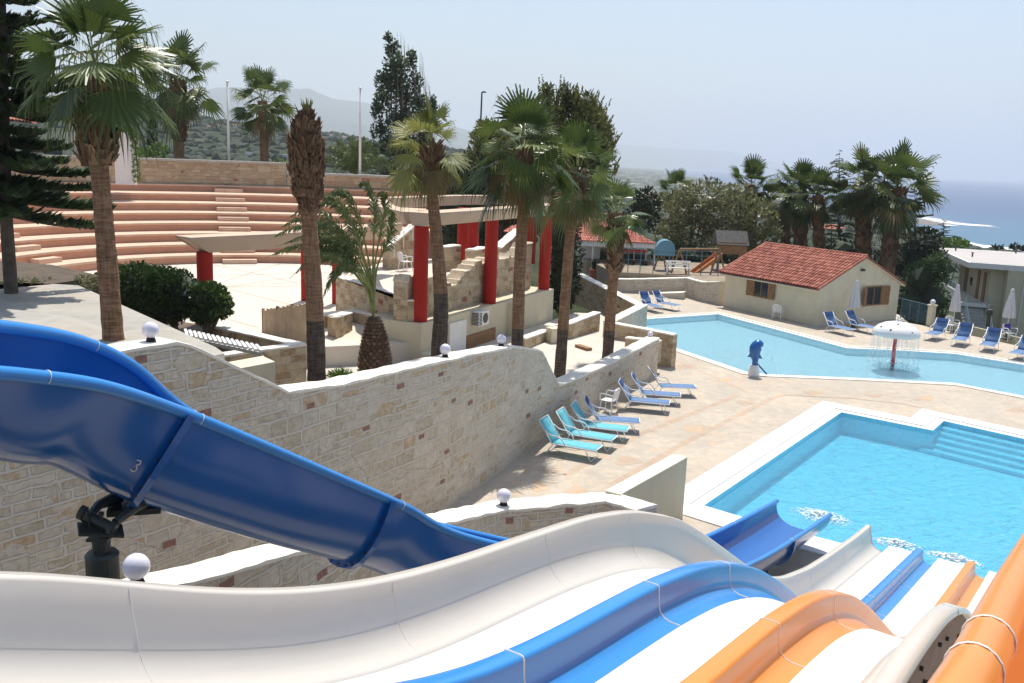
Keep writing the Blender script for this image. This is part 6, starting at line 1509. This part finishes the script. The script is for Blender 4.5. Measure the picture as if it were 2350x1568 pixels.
# upright sprays that give the conifer its ragged top
t = bpy.data.objects['conifer']; m = MB(); random.seed(62)
for _ in range(150):
    x = random.uniform(1165, 1408); yb = lerp_tab([(1165, 300), (1190, 245), (1220, 270), (1255, 215), (1275, 240), (1300, 205), (1330, 240), (1370, 240), (1390, 300), (1408, 350)], x)+random.uniform(0, 70)
    p = at(x, yb, 52+random.uniform(-1.5, 1)); l = random.uniform(.5, 1.3); tl = Vector(((x-1290)/260+random.uniform(-.15, .15), random.uniform(-.2, .2), 1)).normalized()
    for k in range(26):
        q = p+tl*l*k/26; a = random.uniform(0, 2*PI); d = (tl+Vector((math.cos(a), math.sin(a), 0))*.6).normalized(); s = tl.cross(d).normalized(); ll = .3*(1-k/34)
        m.face((m.vert(q-s*.03), m.vert(q+d*ll*.5+s*.05), m.vert(q+d*ll), m.vert(q+d*ll*.5-s*.05)))
m.build('spray', M['conifer'], t)
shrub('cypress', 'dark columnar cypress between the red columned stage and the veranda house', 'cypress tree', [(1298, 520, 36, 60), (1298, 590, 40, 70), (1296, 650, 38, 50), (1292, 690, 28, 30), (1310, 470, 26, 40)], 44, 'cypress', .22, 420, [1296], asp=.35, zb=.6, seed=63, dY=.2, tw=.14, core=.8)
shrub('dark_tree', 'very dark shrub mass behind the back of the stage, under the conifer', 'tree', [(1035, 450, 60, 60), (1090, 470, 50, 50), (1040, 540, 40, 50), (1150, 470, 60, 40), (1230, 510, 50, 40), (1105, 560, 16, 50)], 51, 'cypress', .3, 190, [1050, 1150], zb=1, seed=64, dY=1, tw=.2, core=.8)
shrub('cypress', 'small dark pointed cypress beyond the amphitheatre wall, left of the drooping fan palm', 'cypress tree', [(350, 335, 12, 24), (350, 300, 9, 28), (350, 272, 5, 18)], 82, 'cypress', .3, 220, [350], zb=2, seed=65, dY=.1)
shrub('green_shrub', 'fresh green shrub beside the small pointed cypress behind the wall', 'shrub', [(365, 345, 24, 18), (330, 350, 22, 14)], 78, 'lime', .3, 150, [365], zb=2, seed=66)
shrub('green_shrub', 'small bright green shrub just above the lower curved wall near the round crowned palm', 'shrub', [(640, 376, 20, 12)], 76, 'lime', .25, 200, [640], zb=2, seed=67)
# tall ragged poplar
random.seed(70); Yp = 80; s = Yp/FPX; t = thing('poplar', 'very tall ragged poplar with bare upright twigs behind the curved wall', 'poplar tree', at(925, 420, Yp), world=True)
m = MB(); lob = [(905, 110, 16, 20), (912, 150, 26, 26), (890, 185, 20, 24), (915, 190, 24, 26), (893, 225, 22, 26), (930, 225, 20, 26), (885, 300, 22, 24), (915, 270, 26, 26), (940, 280, 22, 30), (905, 335, 30, 26), (935, 340, 28, 30), (920, 385, 34, 26), (955, 380, 26, 28), (897, 85, 9, 12), (980, 250, 10, 30), (965, 300, 14, 34), (948, 190, 14, 26), (955, 240, 18, 26), (962, 330, 20, 30), (875, 350, 20, 26), (878, 250, 14, 24), (940, 140, 12, 24), (900, 400, 26, 26), (970, 390, 20, 24)]
for x, y, rx, ry in lob: clump(m, at(x+(x-925)*.25, y, Yp+random.uniform(-.8, .8)), (rx*s*1.15, rx*s*.9, ry*s*1.05), int(rx*ry*s*s*620), .3, .6, .95)
m.build('crown', M['poplar'], t); m = MB()
for _ in range(40):
    x = random.uniform(895, 990); yt = lerp_tab([(895, 100), (905, 60), (925, 75), (950, 95), (975, 130), (990, 220)], x)+random.uniform(0, 40); q = at(x, yt, Yp+random.uniform(-1, 1)); b = at(925+(x-925)*.25, 430, Yp); md = b.lerp(q, .5)+Vector(((x-925)*s*random.uniform(.2, .6)+random.uniform(-.2, .2), random.uniform(-.5, .5), 0))
    m.tube(crom([b, md, q], 4), [.05, .045, .04, .035, .03, .025, .02, .015, .008], 4)
m2 = m; m = MB(); m2.build('bare_twigs', plain('grey twigs', (.26, .21, .17), .9, .2), t); m.tube([at(925, 430, Yp)-Vector((0, 0, 4)), at(925, 330, Yp), at(922, 200, Yp)], [.35, .25, .1], 8); m.build('trunk', M['bark'], t)
# olive shrubs behind hut
for i, (lobes, Y, lab) in enumerate((([(1560, 480, 60, 46), (1620, 450, 62, 44), (1590, 530, 70, 50), (1540, 540, 40, 40), (1650, 500, 56, 46)], 72, 'dusty olive tree with brownish leaves behind the playground, left part'),
    ([(1690, 470, 50, 50), (1740, 500, 46, 44), (1700, 550, 54, 40), (1660, 560, 44, 36), (1770, 540, 30, 40)], 69, 'dusty olive tree directly behind the play tower roof'),)):
    shrub('olive_tree', lab, 'olive tree', lobes, Y, 'olive', .30, 120, [lobes[0][0], lobes[2][0]], zb=-5, seed=80+i, group=None, dY=1.5, tw=.2, shell=.6)
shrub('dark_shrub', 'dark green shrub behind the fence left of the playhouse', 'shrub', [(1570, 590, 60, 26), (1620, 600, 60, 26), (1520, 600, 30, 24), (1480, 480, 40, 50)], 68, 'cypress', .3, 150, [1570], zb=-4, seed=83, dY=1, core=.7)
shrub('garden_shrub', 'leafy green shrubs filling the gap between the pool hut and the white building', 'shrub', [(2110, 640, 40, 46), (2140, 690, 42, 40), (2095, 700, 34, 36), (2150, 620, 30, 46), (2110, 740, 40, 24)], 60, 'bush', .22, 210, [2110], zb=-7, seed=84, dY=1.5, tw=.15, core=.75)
shrub('flowering_bush', 'yellow and orange tinted bush above the far corner of the white roof', 'bush', [(2190, 556, 30, 14), (2170, 562, 16, 12), (2208, 560, 18, 9)], 84, 'lime', .3, 170, [2185], zb=-8, seed=85)
shrub('tree', 'small round tree beyond the white roof near the sea, left of two', 'tree', [(2291, 566, 13, 6), (2284, 571, 8, 4)], 130, 'cypress', .6, 60, [2290], zb=-20, seed=86)
shrub('tree', 'small round tree beyond the white roof near the sea, right of two', 'tree', [(2330, 566, 12, 7), (2344, 570, 9, 5)], 130, 'cypress', .6, 60, [2330], zb=-20, seed=87)
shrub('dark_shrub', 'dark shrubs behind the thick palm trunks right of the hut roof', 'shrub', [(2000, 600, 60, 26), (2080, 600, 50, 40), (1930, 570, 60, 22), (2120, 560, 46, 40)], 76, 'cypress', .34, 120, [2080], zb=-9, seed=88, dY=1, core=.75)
# norfolk pines
def norfolk(label, x, ytop, ybot, Y, wpx, tiers, seed, zb, nl=1.0, mat='pine', npb=7, bend=.12, px2=None):
    random.seed(seed); s = Y/FPX; top = at(x, ytop, Y); bot = at(px2 or x, ybot, Y); t = thing('norfolk_pine', label, 'pine tree', (bot.x, Y, zb), world=True)
    mb = MB(); mb.tube([Vector((bot.x, Y, zb)), bot, bot.lerp(top, .5), top], [wpx*.036*s, wpx*.032*s, wpx*.022*s, .01], 10)
    m = MB()
    for k in range(tiers):
        f = (k+.5)/tiers; c = top.lerp(bot, f**1.05); R0_ = wpx*s*.5*min(1, .12+f**.8*1.05)*random.uniform(.85, 1.1); c0_ = c; tsp = (top-bot).length/tiers; a0 = random.uniform(0, 2)
        for j in range(npb):
            a = a0+2*PI*j/npb+random.uniform(-.3, .3); d = Vector((math.cos(a), math.sin(a), 0)); c = c0_+Vector((0, 0, random.uniform(-.42, .42)*tsp)); R_ = R0_*random.uniform(.6, 1.1); P = crom([c, c+d*R_*.5+Vector((0, 0, -bend*R_*.2)), c+d*R_+Vector((0, 0, bend*R_*(.9-1.2*f)))], 5); mb.tube(P, [.02*R_/1.5+.005]*len(P), 4)
            sd_ = Vector((-d.y, d.x, 0)); n = int(26*nl)
            for i in range(n):
                q_ = (i+1)/n; jj = q_*(len(P)-1); b = int(min(jj, len(P)-2)); p = P[b].lerp(P[b+1], jj-b); l = R_*.27*(1-.6*q_)+.05
                for sg in (-1, 1):
                    v = (sd_*sg+d*.8+Vector((0, 0, random.uniform(.0, .5)))).normalized(); e_ = p+v*l
                    for _ in range(3):
                        w = v.cross(Vector((random.uniform(-1, 1), random.uniform(-1, 1), 1))).normalized()*R_*.028; o = Vector((0, 0, random.uniform(-.02, .04)*R_)); pp_ = p.lerp(e_, random.uniform(0, .4))
                        m.face((m.vert(pp_-w*.6+o), m.vert(pp_+v*l*.3+w+o), m.vert(e_+o+Vector((0, 0, .04*R_))), m.vert(pp_+v*l*.3-w+o)))
    mb.build('trunk', M['bark'], t); m.build('crown', M[mat], t)
norfolk('large dark norfolk pine at the left edge with tiered drooping branches', -5, -420, 500, 20.5, 430, 17, 90, 4.3, 1.6, npb=8, bend=.4, px2=14)
norfolk('norfolk pine whose thin tiered tip stands above the palm row behind the hut', 1926, 346, 640, 88, 130, 11, 91, -10, .8, bend=-.3)
norfolk('dark norfolk pine between the two thickest palm trunks and the sea', 2100, 430, 760, 80, 190, 12, 92, -12, 1)
norfolk('small norfolk pine with spiky tip above the far corner of the white roof', 2166, 505, 600, 90, 64, 8, 93, -10, .8)
norfolk('young norfolk pine behind the hut roof ridge between palm trunks', 1908, 500, 640, 74, 70, 8, 94, -9, .8)
# ============================================================ houses at the left behind the pine
t = thing('resort_house', 'pale beige resort house with red tiled roof mostly hidden behind the left pine and palm', 'house', at(120, 420, 74), world=True)
m = MB(); a = at(-60, 300, 74); b = at(200, 300, 74); z1 = at(80, 300, 74).z; m.prism([(a.x, 74), (b.x, 74), (b.x, 84), (a.x, 84)], 2, z1); c = at(190, 338, 72); d_ = at(262, 338, 72); m.prism([(c.x-1.5, 72.5), (d_.x, 72.5), (d_.x, 73.9), (c.x-1.5, 73.9)], 2, c.z); m.build('wall', M['cream2'], t)
m = MB(); e0 = at(-80, 262, 73.5); zz = e0.z; x0, x1 = at(-80, 290, 73.5).x, at(78, 290, 73.5).x
tiled_slope(m, (x0, 73.5, zz-.1), (x1, 73.5, zz-.5), (x0, 79.5, zz+1.9), (x1-1.6, 79.5, zz+1.2), 20, 9); m.poly([(x0, 73.6, zz-.14), (x1, 73.6, zz-.54), (x1-1.6, 79.6, zz+1.1), (x0, 79.6, zz+1.8)]); m.build('roof', M['tiles'], t)
m = MB(); q = at(120, 345, 73.9); m.box((q.x, 73.96, q.z), (1.4, .06, 1.6)); m.build('window', M['glass'], t)
t = thing('garden_arch', 'pale arched wall overgrown with bright green creeper behind the amphitheatre wall', 'arch', at(295, 350, 60), world=True)
q = at(288, 352, 60); m = MB(); zt_ = at(288, 298, 60).z; 
out = [Vector((at(262, 350, 60).x, 60, q.z-2)), Vector((at(306, 350, 60).x, 60, q.z-2))]; r_ = (out[1].x-out[0].x)/2; cx = (out[0].x+out[1].x)/2
out += [Vector((cx+r_*math.cos(PI*i/12), 60, zt_-r_+r_*math.sin(PI*i/12))) for i in range(13)]
F_ = [m.vert(p) for p in out]; B_ = [m.vert(p+Vector((0, .4, 0))) for p in out]; m.face(F_); m.face(B_[::-1]); k = len(out)
for i in range(k): m.face((F_[i], B_[i], B_[(i+1) % k], F_[(i+1) % k]))
m.build('wall', M['white_paint'], t)
m = MB(); random.seed(95)
for i in range(12): p = out[2+i]; clump(m, p+Vector((.05, 0, .1)), (.25, .25, .25), 90, .14)
for k in range(9): clump(m, Vector((out[1].x+.15, 60, q.z-1.6+k*.35)), (.28, .3, .25), 90, .14)
m.build('creeper', M['lime'], t)
# ============================================================ far hillside: scrub, houses, town
def hit(px, py, r0=90, r1=9000):
    d = ray(px, py); h = math.hypot(d.x, d.y); r = r0; pr = None
    while r < r1:
        P = CAM+d*(r/h)
        if P.z <= terr(P.x, P.y): return P
        r *= 1.02
    return None
random.seed(100); m = MB(); ico = []
cnt = 0
while cnt < 5200:
    r = 95*(1500/95)**random.random(); px = random.uniform(-150, 2500); b = math.atan((px-1175)*.98/FPX); X, Y = r*math.sin(b), r*math.cos(b)
    if lerp_tab(COAST, px) < r*1.05: continue
    if noise.noise(Vector((X/60, Y/60, 7))) < random.uniform(-.35, .12): continue
    z = terr(X, Y); s = random.uniform(.9, 2.2)*(1+r/900); blob(m, Vector((X, Y, z+s*.25)), s*random.uniform(1, 2.2), s*.8); cnt += 1
o = m.build('hillside_scrub', M['scrub']); tag(o, 'dark green scrub and olive trees covering the far hillside', 'scrub', kind='stuff')
def far_house(px, py, w, label, group, red=False, h=3.2, gable=True):
    P = hit(px, py)
    if P is None: return
    t = thing('distant_house', label, 'house', P, random.uniform(-.5, .5), group=group); d = (P-CAM).length; W_ = w/FPX*d
    m = MB(); m.box((0, 0, h/2-.6), (W_, W_*.6, h+1.2)); m.build('wall', M['white_paint'] if not red else M['cream2'], t)
    m = MB(); 
    if gable:
        z = h; a = W_/2*1.06; b = W_*.34; i = [m.vert(p) for p in ((-a, -b, z), (a, -b, z), (a, b, z), (-a, b, z), (-a*.9, 0, z+W_*.14), (a*.9, 0, z+W_*.14))]
        for f in ((0, 1, 5, 4), (2, 3, 4, 5), (1, 2, 5), (3, 0, 4), (3, 2, 1, 0)): m.face([i[q] for q in f])
        m.build('roof', M['terracotta'], t)
    else: m.box((0, 0, h+.1), (W_*1.04, W_*.64, .25)); m.build('roof', M['white_paint'], t)
    return t
random.seed(101)
gh = 'tiny pale houses on the far hillside'; lh = 'tiny pale house among the scrub on the far hillside above the amphitheatre wall'
for x, y, w in ((440, 292, 10), (455, 296, 8), (540, 296, 9), (565, 300, 12), (585, 302, 10), (640, 297, 9), (655, 300, 12), (668, 302, 9), (690, 310, 12), (700, 315, 9), (680, 318, 10), (720, 312, 8), (760, 318, 7), (790, 322, 9), (850, 330, 9), (862, 345, 12), (480, 300, 8), (500, 296, 8)): far_house(x, y, w, lh, gh, random.random() < .5, gable=random.random() < .5)
far_house(650, 366, 52, 'long low white roofed shed just beyond the lower curved wall', None, gable=False, h=2.2); far_house(571, 366, 14, 'small white shed roof beyond the wall between palm and flagpole', None, gable=False)
far_house(880, 372, 24, 'pale low house beside the poplar foot', None, gable=False)
for x, y, w, lab in ((1600, 560, 26, 'pale house behind the olive trees'), (1900, 545, 60, 'cream house with round window seen between the palm trunks'), (1765, 530, 16, 'small cream house with red hipped roof behind the left end of the hut ridge'), (1490, 470, 34, 'pale grey roofed house left of the olive trees'), (2000, 520, 30, 'pale house low between the two thickest palms')): far_house(x, y, w, lab, None, True)
random.seed(102); m = MB()
for _ in range(520):
    px = random.uniform(1395, 1800); r = random.uniform(260, 5200)
    co = lerp_tab(COAST, px)
    if r > co*.96: continue
    b = math.atan((px-1175)*.98/FPX); X, Y = r*math.sin(b), r*math.cos(b); s = random.uniform(5, 14)*(1+r/3500); m.box((X, Y, terr(X, Y)+2), (s, s*.7, 5+r/900), random.uniform(0, 1.5))
o = m.build('seaside_town', M['cream2']); tag(o, 'hazy pale houses of the seaside town along the coast', 'town', kind='stuff')
# street lamp above the trees
t = thing('street_lamp', 'thin grey street lamp sticking out above the trees right of the poplar', 'street lamp', at(1101, 330, 60), world=True)
a = at(1101, 330, 60); b = at(1106, 212, 60); m = MB(); m.tube([Vector((a.x, 60, 0)), a, b], [.08, .06, .05], 8); m.build('pole', M['steel'], t)
m = MB(); m.tube([b, b+Vector((.12, 0, .03)), b+Vector((.28, 0, .0))], [.04, .06, .03], 8); m.build('lamp_head', M['steel'], t)
# ============================================================ air, light, camera
m = MB(); m.box((0, 12000, 420), (60000, 40000, 940)); hz = m.build('haze', None) if False else None
me = bpy.data.meshes.new('haze'); me.from_pydata(m.v, [], m.f); hz = bpy.data.objects.new('haze', me); C.objects.link(hz)
hm = bpy.data.materials.new('haze'); hm.use_nodes = True; nt = hm.node_tree; nt.nodes.remove(nt.nodes['Principled BSDF'])
pv = nt.nodes.new('ShaderNodeVolumePrincipled'); pv.inputs['Color'].default_value = (.80, .87, .95, 1); pv.inputs['Density'].default_value = HAZE; pv.inputs['Anisotropy'].default_value = .1
nt.links.new(pv.outputs[0], nt.nodes['Material Output'].inputs['Volume']); me.materials.append(hm); tag(hz, 'pale summer haze in the air', 'haze', kind='stuff')
w = bpy.data.worlds.new('World'); sc.world = w; w.use_nodes = True; nt = w.node_tree
sk = nt.nodes.new('ShaderNodeTexSky'); sk.sky_type = 'NISHITA'; sk.sun_disc = False
EL, AZ = math.radians(65), math.radians(SUNAZ)
sk.sun_elevation = EL; sk.sun_rotation = AZ; sk.dust_density = 1.6; sk.air_density = 1.1; sk.ozone_density = 1.6; sk.altitude = 30
nt.links.new(sk.outputs[0], nt.nodes['Background'].inputs[0]); nt.nodes['Background'].inputs[1].default_value = SKY
sl = bpy.data.lights.new('Sun', 'SUN'); sl.energy = SUN; sl.angle = math.radians(.53); sl.color = (1, .95, .87); so = bpy.data.objects.new('Sun', sl); C.objects.link(so)
sv = Vector((math.cos(EL)*math.sin(AZ), math.cos(EL)*math.cos(AZ), math.sin(EL))); so.rotation_euler = sv.to_track_quat('Z', 'Y').to_euler(); so.location = sv*60
cd = bpy.data.cameras.new('Camera'); cam = bpy.data.objects.new('Camera', cd); C.objects.link(cam); sc.camera = cam
cd.sensor_width = 36; cd.lens = FPX/2350*36; cd.clip_start = .1; cd.clip_end = 80000
cam.matrix_world = Matrix((( CR.x, CU.x, -CF.x, 0), (CR.y, CU.y, -CF.y, 0), (CR.z, CU.z, -CF.z, CH), (0, 0, 0, 1)))
sc.view_settings.view_transform = 'Standard'; sc.view_settings.look = 'None'; sc.view_settings.exposure = EXPO; sc.view_settings.gamma = 1
sc.cycles.volume_bounces = 1; sc.cycles.transparent_max_bounces = 12; sc.cycles.max_bounces = 8
for o in bpy.data.objects:
    if '_w' in o: del o['_w']
